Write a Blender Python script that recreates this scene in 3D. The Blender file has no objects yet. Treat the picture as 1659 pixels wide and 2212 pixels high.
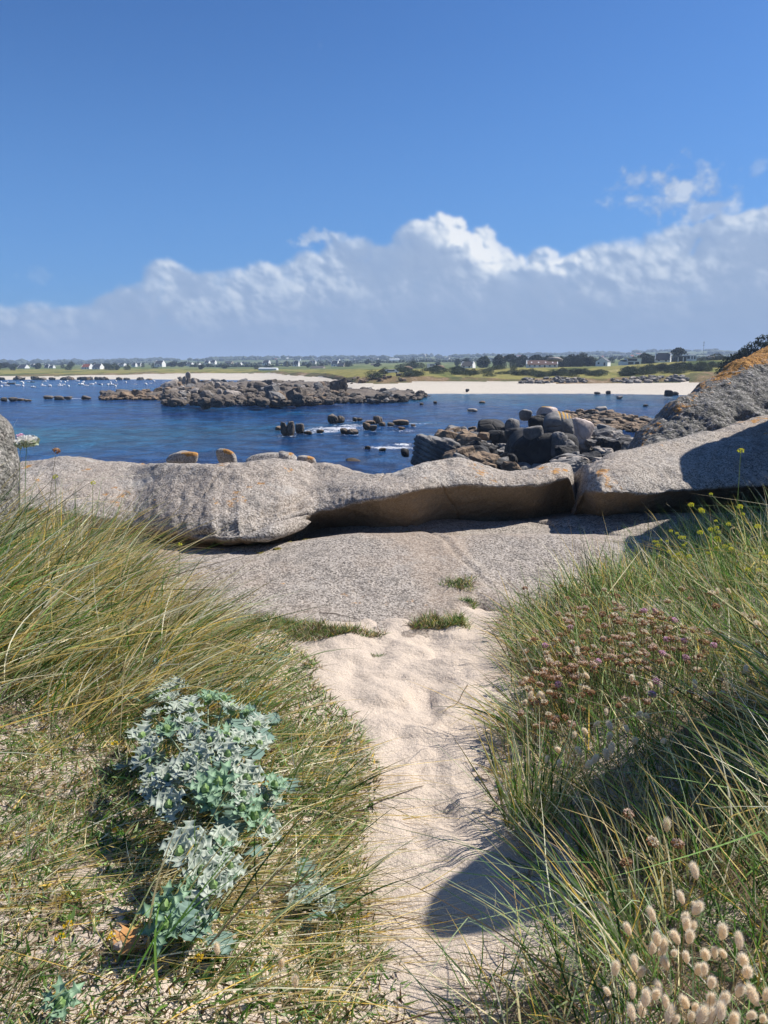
import bpy, bmesh, math, random
import numpy as np
from mathutils import Vector, Matrix
R_ = math.radians
rng = np.random.default_rng(7)
random.seed(7)
scene = bpy.context.scene
COL = scene.collection

# ------------------------------------------------------------------ camera
EYE = 8.0
PITCH = 10.75
cam_d = bpy.data.cameras.new('camera')
cam = bpy.data.objects.new('camera', cam_d); COL.objects.link(cam)
cam.location = (0, 0, EYE)
cam.rotation_euler = (R_(90 - PITCH), 0, 0)
cam_d.sensor_fit = 'VERTICAL'; cam_d.sensor_height = 24
cam_d.lens = 12 / math.tan(R_(33.65))
cam_d.clip_start = 0.05; cam_d.clip_end = 30000
scene.camera = cam
F_OV = 1661.0
_sp, _cp = math.sin(R_(PITCH)), math.cos(R_(PITCH))

def ray(x, y):
    """direction (per metre of Y) seen at position x, y of the 1659 x 2212 survey grid"""
    xc = (np.asarray(x, float) - 829.5) / F_OV; yc = (1106 - np.asarray(y, float)) / F_OV
    dy = _cp + yc * _sp; dz = -_sp + yc * _cp
    return xc / dy, dz / dy
def atY(x, y, Y):
    dx, dz = ray(x, y)
    return np.stack(np.broadcast_arrays(dx * Y, np.asarray(Y, float) + 0 * dx, EYE + dz * Y), -1)
def atZ(x, y, z):
    dx, dz = ray(x, y); Y = (z - EYE) / dz
    return np.stack(np.broadcast_arrays(dx * Y, Y, z + 0 * dx), -1)

# ------------------------------------------------------------------ sun, sky, exposure
HAZE_DENSITY = 0.00022
SUN_AZ, SUN_EL = 68.0, 48.0
SUN = Vector((math.sin(R_(SUN_AZ)) * math.cos(R_(SUN_EL)), math.cos(R_(SUN_AZ)) * math.cos(R_(SUN_EL)), math.sin(R_(SUN_EL))))
sl = bpy.data.lights.new('sun', 'SUN'); sl.energy = 5.0; sl.angle = R_(0.5); sl.color = (1.0, 0.95, 0.88)
so = bpy.data.objects.new('sun', sl); COL.objects.link(so)
so.rotation_euler = SUN.to_track_quat('Z', 'Y').to_euler(); so.location = (30, 10, 60)
scene.view_settings.view_transform = 'Standard'; scene.view_settings.look = 'None'
scene.view_settings.exposure = 0.50; scene.view_settings.gamma = 1.0
scene.view_settings.use_curve_mapping = False

class NT:
    def __init__(s, tree): s.t = tree
    def n(s, kind, ins=None, **props):
        nd = s.t.nodes.new('ShaderNode' + kind)
        for k, v in props.items(): setattr(nd, k, v)
        for k, v in (ins or {}).items():
            sock = nd.inputs[k]
            if isinstance(v, bpy.types.NodeSocket): s.t.links.new(v, sock)
            elif isinstance(v, (tuple, list)) and len(v) == 3 and sock.type == 'RGBA': sock.default_value = (*v, 1)
            else: sock.default_value = v
        return nd
    def math(s, op, a, b=0.0, c=0.0, clamp=False):
        return s.n('Math', {0: a, 1: b, 2: c}, operation=op, use_clamp=clamp).outputs[0]
    def mix(s, f, a, b, mode='MIX'):
        nd = s.n('MixRGB', {0: f, 1: a, 2: b}, blend_type=mode); return nd.outputs[0]
    def ss(s, v, lo, hi, a=0.0, b=1.0):
        return s.n('MapRange', {0: v, 1: lo, 2: hi, 3: a, 4: b}, interpolation_type='SMOOTHSTEP').outputs[0]
    def noise(s, vec, scale, detail=4, rough=0.55, dist=0.0):
        return s.n('TexNoise', {'Vector': vec, 'Scale': scale, 'Detail': detail, 'Roughness': rough, 'Distortion': dist}).outputs[0]
    def ramp(s, f, stops):
        nd = s.n('ValToRGB', {0: f}); e = nd.color_ramp.elements
        while len(e) < len(stops): e.new(0.5)
        for i, (p, c) in enumerate(stops): e[i].position = p; e[i].color = (*c, 1)
        return nd.outputs[0]

def azel(x, y):
    dx, dz = ray(x, y)
    return math.degrees(math.atan2(float(dx), 1)), math.degrees(math.atan2(float(dz), math.hypot(float(dx), 1)))

w = bpy.data.worlds.new('World'); scene.world = w; w.use_nodes = True
wt = w.node_tree; wt.nodes.clear(); g = NT(wt)
tc = g.n('TexCoord').outputs['Generated']
sky = g.n('TexSky', sky_type='NISHITA', sun_disc=False, sun_elevation=R_(SUN_EL), sun_rotation=R_(SUN_AZ), altitude=0, air_density=1.0, dust_density=0.6, ozone_density=2.6)
sep = g.n('SeparateXYZ', {0: tc})
az = g.math('MULTIPLY', g.math('ARCTAN2', sep.outputs[0], sep.outputs[1]), 180 / math.pi)
el = g.math('MULTIPLY', g.math('ARCSINE', sep.outputs[2]), 180 / math.pi)
def gblur(A, s):
    k = np.exp(-0.5 * (np.arange(-int(3 * s) - 1, int(3 * s) + 2) / s) ** 2); k /= k.sum(); n = len(k) // 2
    for ax in (0, 1):
        B = np.moveaxis(A, ax, 0); Pd = np.concatenate([B[:1].repeat(n, 0), B, B[-1:].repeat(n, 0)]); o = np.zeros_like(B)
        for i, kk in enumerate(k): o += kk * Pd[i:i + len(B)]
        A = np.moveaxis(o, 0, ax)
    return A
AZ0, AZ1, EL0, EL1, CW, CH = -54.0, 54.0, -1.0, 21.0, 1944, 420
def cloud_window():
    """cumulus bank over the far land, worked out as heaps of round puffs lit by the sun: rgb + cover over azimuth / elevation"""
    r = np.random.default_rng(12)
    A = np.linspace(AZ0, AZ1, CW)[None]; E = np.linspace(EL0, EL1, CH)[:, None]
    prof = [(-400, 690), (-200, 650), (0, 668), (60, 655), (130, 668), (200, 645), (270, 615), (318, 600), (332, 566), (400, 575), (455, 595), (520, 580), (590, 574), (640, 560),
        (690, 556), (735, 514), (795, 516), (832, 548), (880, 486), (960, 462), (1015, 476), (1060, 516), (1100, 560), (1135, 572), (1155, 545), (1205, 544),
        (1245, 570), (1262, 540), (1330, 526), (1400, 500), (1480, 490), (1545, 484), (1600, 458), (1700, 440), (1900, 470), (2100, 520)]
    P = np.array([azel(*p) for p in prof]); topf = lambda a: np.interp(a, P[:, 0], P[:, 1])
    Ad = CW / (AZ1 - AZ0)
    H = np.full((CH, CW), -9.0)
    def sphere(a, e, rad, lift=0.0, sq=0.85):
        i0, i1 = max(0, int((a - rad - AZ0) * Ad)), min(CW, int((a + rad - AZ0) * Ad) + 2)
        j0, j1 = max(0, int((e - rad - EL0) * CH / (EL1 - EL0))), min(CH, int((e + rad - EL0) * CH / (EL1 - EL0)) + 2)
        if i1 <= i0 or j1 <= j0: return
        q = rad * rad - (A[:, i0:i1] - a) ** 2 - ((E[j0:j1] - e) / sq) ** 2
        hh = np.where(q > 0, np.sqrt(np.clip(q, 0, None)) + lift, -9); H[j0:j1, i0:i1] = np.maximum(H[j0:j1, i0:i1], hh)
    for a in np.arange(AZ0 - 2, AZ1 + 2, 0.8):
        t = float(topf(a)); e = t
        lvl = 0
        while e > -1:
            rad = r.uniform(0.55, 1.9) * (1 if lvl else 0.7)
            a1 = a + r.normal(0, 0.3); e1 = min(e, float(topf(a1))) - rad * 0.85
            sphere(a1, e1, rad, 0.25 * lvl)
            for k in range(7):
                th = r.uniform(-0.5, 3.6); rr = rad * r.uniform(0.22, 0.5)
                a2, e2 = a1 + math.cos(th) * rad * 0.8, e1 + math.sin(th) * rad * 0.68
                e2 = min(e2, float(topf(a2)) - rr * 0.3)
                sphere(a2, e2, rr, 0.25 * lvl + rad * r.uniform(0.1, 0.6))
                for m_ in range(2):
                    th = r.uniform(-0.3, 3.4); r3 = rr * r.uniform(0.25, 0.5)
                    sphere(a2 + math.cos(th) * rr * 0.85, e2 + math.sin(th) * rr * 0.75, r3, 0.25 * lvl + rad * r.uniform(0.2, 0.6) + rr * 0.4)
            e -= r.uniform(0.8, 1.7); lvl += 1
    # warp so that no puff stays a circle
    def n2(sc, seed, oc=5):
        st = 4 if sc * 2 ** oc < 5 else (2 if sc * 2 ** oc < 30 else 1)
        a_, e_ = A[:, ::st], E[::st]; q = fb2(a_ + 0 * e_, e_ * 1.2 + 0 * a_, sc, oc, seed, 0.55)
        if st > 1:
            jx = np.clip(np.arange(CW) / st, 0, q.shape[1] - 1.001); jy = np.clip(np.arange(CH) / st, 0, q.shape[0] - 1.001)
            ix, iy = jx.astype(int), jy.astype(int); fx, fy = (jx - ix)[None], (jy - iy)[:, None]
            q = (q[iy][:, ix] * (1 - fx) + q[iy][:, ix + 1] * fx) * (1 - fy) + (q[iy + 1][:, ix] * (1 - fx) + q[iy + 1][:, ix + 1] * fx) * fy
        return q
    wa, we = n2(0.55, 301) * 0.95, n2(0.55, 302) * 0.6
    jj = np.clip(((E + we - EL0) * CH / (EL1 - EL0)), 0, CH - 1).astype(int); ii = np.clip((A + wa - AZ0) * Ad, 0, CW - 1).astype(int)
    H = H[jj, ii]
    cov = gblur((H > -5).astype(float), 1.6)
    covs = gblur((H > -5).astype(float), 7.0)
    softness = smooth(n2(0.16, 303, 3), -0.25, 0.15)
    near_pk = np.exp(-((A - azel(985, 520)[0]) / 4.5) ** 2); softness = softness * (1 - near_pk)
    al = cov * (1 - 0.75 * softness) + smooth(covs + 0.45 * n2(0.7, 304), 0.25, 0.95) * 0.75 * softness
    Hc = gblur(np.maximum(H, -0.6), 3.0) + 0.22 * n2(1.1, 305, 5)
    gy_, gx_ = np.gradient(Hc, (EL1 - EL0) / CH, 1 / Ad)
    nz = 1 / np.sqrt(1 + gx_ ** 2 + gy_ ** 2); nx, ny = -gx_ * nz, -gy_ * nz
    sh = np.clip(nx * 0.52 + ny * 0.62 + nz * 0.42, 0, 1)
    sh = gblur(sh, 1.2)
    depth = topf(A) - E
    big = smooth(n2(0.20, 306, 5) + 0.5 * n2(0.45, 307, 4), -0.22, 0.30)
    a0, e0 = azel(1000, 525)
    pk = np.exp(-(((A - a0 - (e0 - E) * 1.0) / 2.1) ** 2 + ((E - e0) / 2.3) ** 2) ** 1.3) * smooth(depth, 3.2, 1.2)
    a1, e1 = azel(1195, 560); pk = np.maximum(pk, 0.75 * np.exp(-(((A - a1) / 1.8) ** 2 + ((E - e1) / 0.9) ** 2)))
    a1, e1 = azel(1640, 470); pk = np.maximum(pk, 0.7 * np.exp(-(((A - a1) / 2.6) ** 2 + ((E - e1) / 0.8) ** 2)))
    amt = 0.16 + 0.54 * big * smooth(depth, 9.0, 0.5) + 0.05 * smooth(depth, 1.2, 0.0)
    lit = np.clip(sh * amt * 1.15 + pk * (0.28 + 0.75 * sh), 0, 1)
    stops = np.array([0, 0.25, 0.5, 0.8, 1.0]); C = np.array([(0.31, 0.42, 0.62), (0.37, 0.475, 0.665), (0.50, 0.60, 0.76), (0.76, 0.82, 0.90), (0.93, 0.95, 0.97)])
    rgb = np.stack([np.interp(lit, stops, C[:, k]) for k in range(3)], -1)
    hz = smooth(E + 0 * A, 6.6, -0.3) * 0.95
    rgb = rgb * (1 - hz[..., None]) + np.array([0.262, 0.375, 0.585]) * hz[..., None]
    al = al * (0.90 + 0.08 * smooth(depth, 0, 3)); al = np.maximum(al, smooth(depth, 3.0, 5.0) * 0.97)
    def puffm(x, y, rx, ry, amt_, sc, sd):
        a_, e_ = azel(x, y); d = np.sqrt(((A - a_) / rx) ** 2 + ((E - e_) / ry) ** 2)
        return smooth(1 - d + 1.5 * n2(sc, sd, 6), 0.0, 1.1) * amt_
    for x, y, rx, ry, am, sc, sd in [(1440, 408, 3.0, 1.5, 0.85, 0.6, 401), (1510, 450, 3.2, 1.5, 0.75, 0.6, 402), (678, 517, 1.5, 0.55, 0.7, 0.9, 403), (95, 590, 1.7, 0.6, 0.16, 0.9, 404), (1655, 360, 1.0, 0.5, 0.3, 0.9, 405)]:
        pm = puffm(x, y, rx, ry, am, sc, sd); k = smooth(n2(0.9, sd + 20, 4), -0.3, 0.3)[..., None]
        pc = np.array([0.40, 0.50, 0.69]) * (1 - k) + np.array([0.66, 0.74, 0.86]) * k
        m_ = (pm * (1 - al))[..., None]; rgb = rgb * (1 - m_) + pc * m_; al = np.maximum(al, pm)
    return np.concatenate([rgb * 0.715, al[..., None]], -1).astype(np.float32)
skyc = g.mix(1.0, sky.outputs[0], (0.0305, 0.0535, 0.083), 'MULTIPLY')
skyc = g.mix(g.ss(el, 24.0, 2.0, 0.0, 0.55), skyc, (0.105, 0.245, 0.53))
im = bpy.data.images.new('cloud_window', CW, CH, float_buffer=True, is_data=True)
def fill_clouds(): im.pixels.foreach_set(cloud_window().ravel()); im.update(); im.pack()
u = g.n('MapRange', {0: az, 1: AZ0, 2: AZ1, 3: 0.0, 4: 1.0}, clamp=False).outputs[0]
v = g.n('MapRange', {0: el, 1: EL0, 2: EL1, 3: 0.004, 4: 0.996}, clamp=True).outputs[0]
ct = g.n('TexImage', {0: g.n('CombineXYZ', {0: u, 1: v, 2: 0.0}).outputs[0]}, image=im, extension='MIRROR', interpolation='Cubic')
final = g.mix(ct.outputs['Alpha'], skyc, ct.outputs['Color'])
bg = g.n('Background', {0: final, 1: 1.0})
g.t.links.new(bg.outputs[0], g.n('OutputWorld').inputs[0])

# ------------------------------------------------------------------ generic helpers
def put(o, parent=None):
    COL.objects.link(o)
    if parent is not None: o.parent = parent
    return o
def tag(o, label=None, cat=None, group=None, kind=None):
    if label: o['label'] = label
    if cat: o['category'] = cat
    if group: o['group'] = group
    if kind: o['kind'] = kind
    return o
def empty(name, loc=(0, 0, 0), rz=0.0):
    o = bpy.data.objects.new(name, None); o.location = loc; o.rotation_euler = (0, 0, rz)
    o.empty_display_size = 0.1
    return put(o)
def mesh(name, V, Fs, mat=None, smooth=True, origin=None, col=None, attrs=None, mats=None, midx=None):
    """V (n,3) array, Fs (m,3|4) array or list of faces"""
    V = np.asarray(V, np.float32)
    if origin is not None: V = V - np.asarray(origin, np.float32)
    me = bpy.data.meshes.new(name)
    if isinstance(Fs, np.ndarray):
        m, k = Fs.shape
        me.vertices.add(len(V)); me.vertices.foreach_set('co', V.ravel())
        me.loops.add(m * k); me.loops.foreach_set('vertex_index', Fs.astype(np.int32).ravel())
        me.polygons.add(m); me.polygons.foreach_set('loop_start', np.arange(0, m * k, k, dtype=np.int32))
        me.polygons.foreach_set('loop_total', np.full(m, k, np.int32))
    else:
        me.from_pydata([tuple(map(float, v)) for v in V], [], [list(map(int, f)) for f in Fs])
    me.polygons.foreach_set('use_smooth', np.full(len(me.polygons), smooth, bool))
    for mm in (mats or ([mat] if mat else [])): me.materials.append(mm)
    if midx is not None: me.polygons.foreach_set('material_index', np.asarray(midx, np.int32))
    if col is not None:
        c = np.ones((len(V), 4), np.float32); c[:, :3] = col
        a = me.color_attributes.new('Col', 'FLOAT_COLOR', 'POINT'); a.data.foreach_set('color', c.ravel())
    for k2, v in (attrs or {}).items():
        a = me.attributes.new(k2, 'FLOAT', 'POINT'); a.data.foreach_set('value', np.asarray(v, np.float32))
    me.update(calc_edges=True); me.validate()
    return me
def obj(name, me, parent=None, loc=(0, 0, 0), rot=(0, 0, 0), scale=(1, 1, 1)):
    o = bpy.data.objects.new(name, me); o.location = [float(a) for a in loc]; o.rotation_euler = rot
    o.scale = scale if hasattr(scale, '__len__') else (scale,) * 3
    return put(o, parent)
def grid_faces(nu, nv, wrap=False):
    i = np.arange(nu - 1)[:, None]; j = np.arange(nv - (0 if wrap else 1))[None]
    a = i * nv + j; b = i * nv + (j + 1) % nv; c = (i + 1) * nv + (j + 1) % nv; d = (i + 1) * nv + j
    return np.stack([a, d, c, b], -1).reshape(-1, 4)
def smooth(t, a=0.0, b=1.0):
    t = np.clip((np.asarray(t, float) - a) / (b - a), 0, 1); return t * t * (3 - 2 * t)
def _h(i, j, k, seed):
    n = (i * 374761393 + j * 668265263 + k * 1274126177 + seed * 974634777) & 0xffffffff
    n = ((n ^ (n >> 13)) * 1274126177) & 0xffffffff
    n = (n ^ (n >> 16)) & 0xffffffff
    return n / 4294967295.0
def vn(Pt, seed=0):
    Pt = np.asarray(Pt, float); I = np.floor(Pt).astype(np.int64); f = Pt - I; f = f * f * f * (f * (f * 6 - 15) + 10)
    o = 0
    for a in (0, 1):
        for b in (0, 1):
            for c in (0, 1):
                wgt = (f[..., 0] if a else 1 - f[..., 0]) * (f[..., 1] if b else 1 - f[..., 1]) * (f[..., 2] if c else 1 - f[..., 2])
                o = o + wgt * _h(I[..., 0] + a, I[..., 1] + b, I[..., 2] + c, seed)
    return o - 0.5
def fbm(Pt, octv=4, seed=0, gain=0.5):
    s, a = 0, 1.0
    for k in range(octv): s = s + a * vn(np.asarray(Pt) * 2.03 ** k + k * 7.3, seed + k); a *= gain
    return s
def fb2(x, y, sc, octv=4, seed=0, gain=0.5):
    x, y = np.broadcast_arrays(x, y)
    return fbm(np.stack([x * sc, y * sc, 0 * x + 0.37], -1), octv, seed, gain)
def grid_normals(G3):
    du = np.gradient(G3, axis=0); dv = np.gradient(G3, axis=1)
    n = np.cross(du, dv); return n / (np.linalg.norm(n, axis=-1, keepdims=True) + 1e-9)
def poly(pts, xs):
    p = np.array(pts, float); return np.interp(xs, p[:, 0], p[:, 1])
def gsm(a, s):
    if s <= 0: return a
    k = np.exp(-0.5 * (np.arange(-3 * s, 3 * s + 1) / s) ** 2); k /= k.sum()
    return np.convolve(np.pad(a, 3 * s, mode='edge'), k, 'valid')

fill_clouds()

# ------------------------------------------------------------------ materials
def newmat(name):
    m = bpy.data.materials.new(name); m.use_nodes = True; t = m.node_tree; t.nodes.clear()
    return m, NT(t)
def finish(m, g, col, rough=0.8, normal=None, spec=0.3, extra=None, transl=0.0):
    ins = {'Base Color': col, 'Roughness': rough, 'Specular IOR Level': spec}
    if normal is not None: ins['Normal'] = normal
    b = g.n('BsdfPrincipled', ins); sh = b.outputs[0]
    if extra: 
        for k, v in extra.items():
            if isinstance(v, bpy.types.NodeSocket): g.t.links.new(v, b.inputs[k])
            else: b.inputs[k].default_value = v
    if transl > 0:
        tr = g.n('BsdfTranslucent', {0: col}); sh = g.n('MixShader', {0: transl, 1: sh, 2: tr.outputs[0]}).outputs[0]
    g.t.links.new(sh, g.n('OutputMaterial').inputs[0])
    return m
def plain(name, col, rough=0.7, var=0.15, scale=3.0, transl=0.0, spec=0.3, metal=0.0):
    m, g = newmat(name); tc = g.n('TexCoord').outputs['Object']
    c = g.mix(g.noise(tc, scale, 5, 0.6), tuple(a * (1 - var) for a in col), tuple(min(1, a * (1 + var)) for a in col))
    return finish(m, g, c, rough, spec=spec, transl=transl, extra={'Metallic': metal})
def foliage_mat(name, transl=0.3, rough=0.5, hue=0.0, mottled=0.25):
    m, g = newmat(name)
    c = g.n('Attribute', attribute_name='Col').outputs[0]
    p = g.n('NewGeometry').outputs['Position']
    c = g.n('HueSaturation', {'Value': g.math('ADD', 1 - mottled / 2, g.math('MULTIPLY', g.noise(p, 60, 3), mottled)), 'Color': c}).outputs[0]
    return finish(m, g, c, rough, transl=transl, spec=0.35)
def granite_mat(name, tint=(1, 1, 1), fine=1.0, rough_bump=1.0, grey=0.0, stain=0.5, local=False):
    m, g = newmat(name)
    p = g.n('TexCoord').outputs['Object'] if local else g.n('NewGeometry').outputs['Position']
    f = fine
    g1 = g.noise(p, 62 * f, 3, 0.6); g2 = g.noise(p, 150 * f, 3, 0.6); g3 = g.noise(p, 7 * f, 5, 0.62); g4 = g.noise(p, 1.1, 4, 0.55)
    vor = g.n('TexVoronoi', {'Vector': p, 'Scale': 95 * f, 'Randomness': 1.0}).outputs['Color']
    vs = g.n('SeparateXYZ', {0: vor}).outputs[0]
    grain = g.math('ADD', g.math('MULTIPLY', g1, 0.45), g.math('ADD', g.math('MULTIPLY', vs, 0.30), g.math('MULTIPLY', g2, 0.25)))
    T = lambda c: tuple(a * b for a, b in zip(c, tint))
    c = g.ramp(grain, [(0.30, T((0.13, 0.12, 0.11))), (0.40, T((0.22, 0.203, 0.185))), (0.50, T((0.46, 0.425, 0.39))), (0.62, T((0.62, 0.585, 0.545)))])
    c = g.mix(g.ss(g4, 0.42, 0.66, 0, 0.55 * stain), c, T((0.47, 0.37, 0.285)), 'MIX')
    c = g.mix(g.ss(g3, 0.50, 0.70, 0, 0.45), c, T((0.17, 0.165, 0.155)))
    c = g.mix(g.ss(g.noise(p, 2.7, 5, 0.65), 0.58, 0.72, 0, 0.7), c, T((0.60, 0.575, 0.54)))
    if grey: c = g.mix(g.ss(g.noise(p, 20, 4, 0.7), 0.40, 0.56, 0, grey), c, (0.115, 0.115, 0.10))
    c = g.mix(g.math('MULTIPLY', g.n('Attribute', attribute_name='brown_shade').outputs['Fac'], 0.9), c, g.mix(grain, (0.13, 0.095, 0.06), (0.34, 0.255, 0.17)))  # brown underside stone, with the overhang's shade darkened into its colour
    li = g.n('Attribute', attribute_name='lichen').outputs['Fac']
    lm = g.ss(g.math('ADD', li, g.math('MULTIPLY', g.math('SUBTRACT', g.noise(p, 9, 6, 0.7), 0.5), 2.2)), 0.55, 0.78)
    lc = g.ramp(g.noise(p, 30, 4, 0.7), [(0.35, (0.14, 0.07, 0.02)), (0.5, (0.46, 0.20, 0.03)), (0.7, (0.62, 0.36, 0.08))])
    c = g.mix(g.math('MULTIPLY', g.math('MULTIPLY', lm, 0.85), g.math('GREATER_THAN', li, 0.01)), c, lc)
    hh = g.math('ADD', g.math('MULTIPLY', g1, 0.45), g.math('ADD', g.math('MULTIPLY', g3, 1.6), g.math('MULTIPLY', vs, 0.25)))
    bmp = g.n('Bump', {'Strength': 0.8, 'Distance': 0.034 * rough_bump / f, 'Height': hh}).outputs[0]
    return finish(m, g, c, 0.86, bmp, 0.25)
def seastone_mat(name, lo, hi, wet=True, bump=0.25):
    m, g = newmat(name)
    tc = g.n('TexCoord').outputs['Object']; geo = g.n('NewGeometry'); p = geo.outputs['Position']
    rnd = g.n('ObjectInfo').outputs['Random']
    n1 = g.noise(p, 0.7, 6, 0.65); n2 = g.noise(p, 4.0, 5, 0.65)
    c = g.mix(g.ss(n1, 0.35, 0.65), lo, hi)
    c = g.mix(g.math('MULTIPLY', rnd, 0.5), c, tuple(a * 0.62 for a in hi))
    c = g.mix(g.ss(n2, 0.5, 0.75, 0, 0.5), c, tuple(a * 0.35 for a in lo))
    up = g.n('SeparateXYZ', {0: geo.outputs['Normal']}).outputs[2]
    c = g.mix(g.math('MULTIPLY', g.ss(up, 0.45, 0.9), g.ss(n2, 0.35, 0.6, 0.15, 0.55)), c, tuple(min(1, a * 1.55) for a in hi))  # upward faces made paler: sunlit tops put into the colour
    li = g.n('Attribute', attribute_name='lichen').outputs['Fac']
    lm = g.ss(g.math('ADD', li, g.math('SUBTRACT', g.noise(p, 1.6, 5, 0.7), 0.5)), 0.5, 0.72)
    c = g.mix(lm, c, (0.50, 0.27, 0.04))
    if wet:
        z = g.n('SeparateXYZ', {0: p}).outputs[2]
        c = g.mix(g.ss(g.math('ADD', z, g.math('MULTIPLY', g.math('SUBTRACT', n1, 0.5), 0.8)), 0.55, 0.15, 0, 0.85), c, (0.045, 0.033, 0.02))
    cr = g.n('TexVoronoi', {'Vector': p, 'Scale': 0.55, 'Detail': 2.0}, feature='DISTANCE_TO_EDGE').outputs[0]
    h = g.math('ADD', g.math('MULTIPLY', n2, 0.6), g.math('MULTIPLY', g.ss(cr, 0.0, 0.06), 0.5))
    b = g.n('Bump', {'Strength': 0.8, 'Distance': bump, 'Height': h}).outputs[0]
    return finish(m, g, c, 0.8, b, 0.25)

M = {}
M['granite'] = granite_mat('granite_pale', tint=(0.80, 0.765, 0.72))
M['granite_slab'] = granite_mat('granite_slab', tint=(0.765, 0.715, 0.66), rough_bump=0.7, stain=0.9)
M['granite_grey'] = granite_mat('granite_lichen_grey', tint=(0.66, 0.665, 0.68), fine=0.55, rough_bump=1.9, grey=0.85, stain=0.1)
M['granite_side'] = granite_mat('granite_coarse', tint=(0.68, 0.67, 0.64), fine=0.6, rough_bump=2.2, grey=0.6, stain=0.1)
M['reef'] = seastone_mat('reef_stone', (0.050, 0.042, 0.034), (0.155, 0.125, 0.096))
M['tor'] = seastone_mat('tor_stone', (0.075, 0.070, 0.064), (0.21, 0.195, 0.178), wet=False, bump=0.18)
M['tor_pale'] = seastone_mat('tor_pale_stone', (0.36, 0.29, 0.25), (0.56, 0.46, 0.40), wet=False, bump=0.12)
M['tor_dark'] = seastone_mat('tor_dark_shaded_stone', (0.016, 0.015, 0.015), (0.05, 0.047, 0.044), wet=False, bump=0.18)  # near-black stone; the tor's shaded faces are put into this colour
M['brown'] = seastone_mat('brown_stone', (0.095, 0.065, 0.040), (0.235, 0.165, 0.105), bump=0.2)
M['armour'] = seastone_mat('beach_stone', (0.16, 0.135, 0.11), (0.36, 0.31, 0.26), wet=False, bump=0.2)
M['blade'] = foliage_mat('grass_blade', 0.42, mottled=0.1)
M['leaf'] = foliage_mat('broad_leaf', 0.22, 0.55)
M['petal'] = foliage_mat('petal', 0.42, 0.8)

def sand_mat(name, base, pale, near=True):
    m, g = newmat(name)
    p = g.n('NewGeometry').outputs['Position']
    n1 = g.noise(p, 260 if near else 3.0, 3, 0.7); n2 = g.noise(p, 5 if near else 0.05, 5, 0.6); n3 = g.noise(p, 1.2 if near else 0.012, 3, 0.6)
    c = g.mix(g.ss(n1, 0.35, 0.65), tuple(a * 0.78 for a in base), pale)
    c = g.mix(g.ss(n2, 0.45, 0.75, 0, 0.45), c, tuple(a * 0.86 for a in base))
    if near:
        c = g.mix(g.ss(g.noise(p, 120, 2, 0.5), 0.66, 0.74, 0, 0.7), c, (0.10, 0.075, 0.055))
        c = g.mix(g.ss(g.noise(p, 75, 2, 0.5), 0.70, 0.76, 0, 0.8), c, (0.75, 0.68, 0.60))
        h = g.math('ADD', g.math('MULTIPLY', n1, 0.12), g.math('ADD', g.math('MULTIPLY', g.noise(p, 38, 5, 0.65), 0.9), g.math('MULTIPLY', n2, 1.0)))
        b = g.n('Bump', {'Strength': 0.75, 'Distance': 0.02, 'Height': h}).outputs[0]
    else:
        h = g.noise(p, 0.4, 5, 0.6); b = g.n('Bump', {'Strength': 0.4, 'Distance': 0.3, 'Height': h}).outputs[0]
        wr = g.noise(g.n('VectorMath', {0: p, 1: (0.05, 0.35, 1)}, operation='MULTIPLY').outputs[0], 1.0, 5, 0.7)
        c = g.mix(g.ss(wr, 0.60, 0.68, 0, 0.55), c, (0.20, 0.16, 0.12))
    # litter: dead leaf mould under the plants (a soil property painted by where plants grow)
    lt = g.n('Attribute', attribute_name='litter').outputs['Fac']
    lm = g.ss(g.math('ADD', lt, g.math('MULTIPLY', g.math('SUBTRACT', g.noise(p, 14, 5, 0.7), 0.5), 1.1)), 0.42, 0.72, 0, 0.85)
    c = g.mix(lm, c, g.mix(n1, (0.10, 0.07, 0.04), (0.26, 0.19, 0.12)))
    return finish(m, g, c, 0.95, b, 0.15)
M['sand'] = sand_mat('path_sand', (0.545, 0.445, 0.355), (0.64, 0.54, 0.44))
M['beach'] = sand_mat('beach_sand', (0.52, 0.46, 0.37), (0.61, 0.545, 0.45), near=False)

def land_mat(name, cols, scale, bump=0.8):
    m, g = newmat(name); p = g.n('NewGeometry').outputs['Position']
    sq = g.n('VectorMath', {0: p, 1: (1, 0.35, 1)}, operation='MULTIPLY').outputs[0]
    n1 = g.noise(sq, scale, 6, 0.62, 0.6); n2 = g.noise(p, scale * 9, 5, 0.65)
    c = g.ramp(g.math('ADD', g.math('MULTIPLY', n1, 0.72), g.math('MULTIPLY', n2, 0.28)), cols)
    b = g.n('Bump', {'Strength': 0.9, 'Distance': bump, 'Height': g.math('ADD', n2, n1)}).outputs[0]
    return finish(m, g, c, 0.95, b, 0.1)
M['dune'] = land_mat('dune_turf', [(0.36, (0.04, 0.06, 0.018)), (0.44, (0.10, 0.12, 0.03)), (0.50, (0.26, 0.225, 0.07)), (0.58, (0.17, 0.165, 0.045)), (0.68, (0.42, 0.345, 0.16))], 0.05)
M['scarp'] = land_mat('dune_scarp', [(0.36, (0.055, 0.075, 0.025)), (0.48, (0.13, 0.12, 0.05)), (0.56, (0.22, 0.145, 0.075)), (0.66, (0.42, 0.34, 0.24))], 0.10)
M['field'] = land_mat('far_fields', [(0.38, (0.03, 0.045, 0.018)), (0.45, (0.08, 0.12, 0.035)), (0.50, (0.19, 0.20, 0.08)), (0.55, (0.06, 0.085, 0.03)), (0.62, (0.10, 0.14, 0.045)), (0.7, (0.30, 0.25, 0.13))], 0.010, 2.0)

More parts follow.
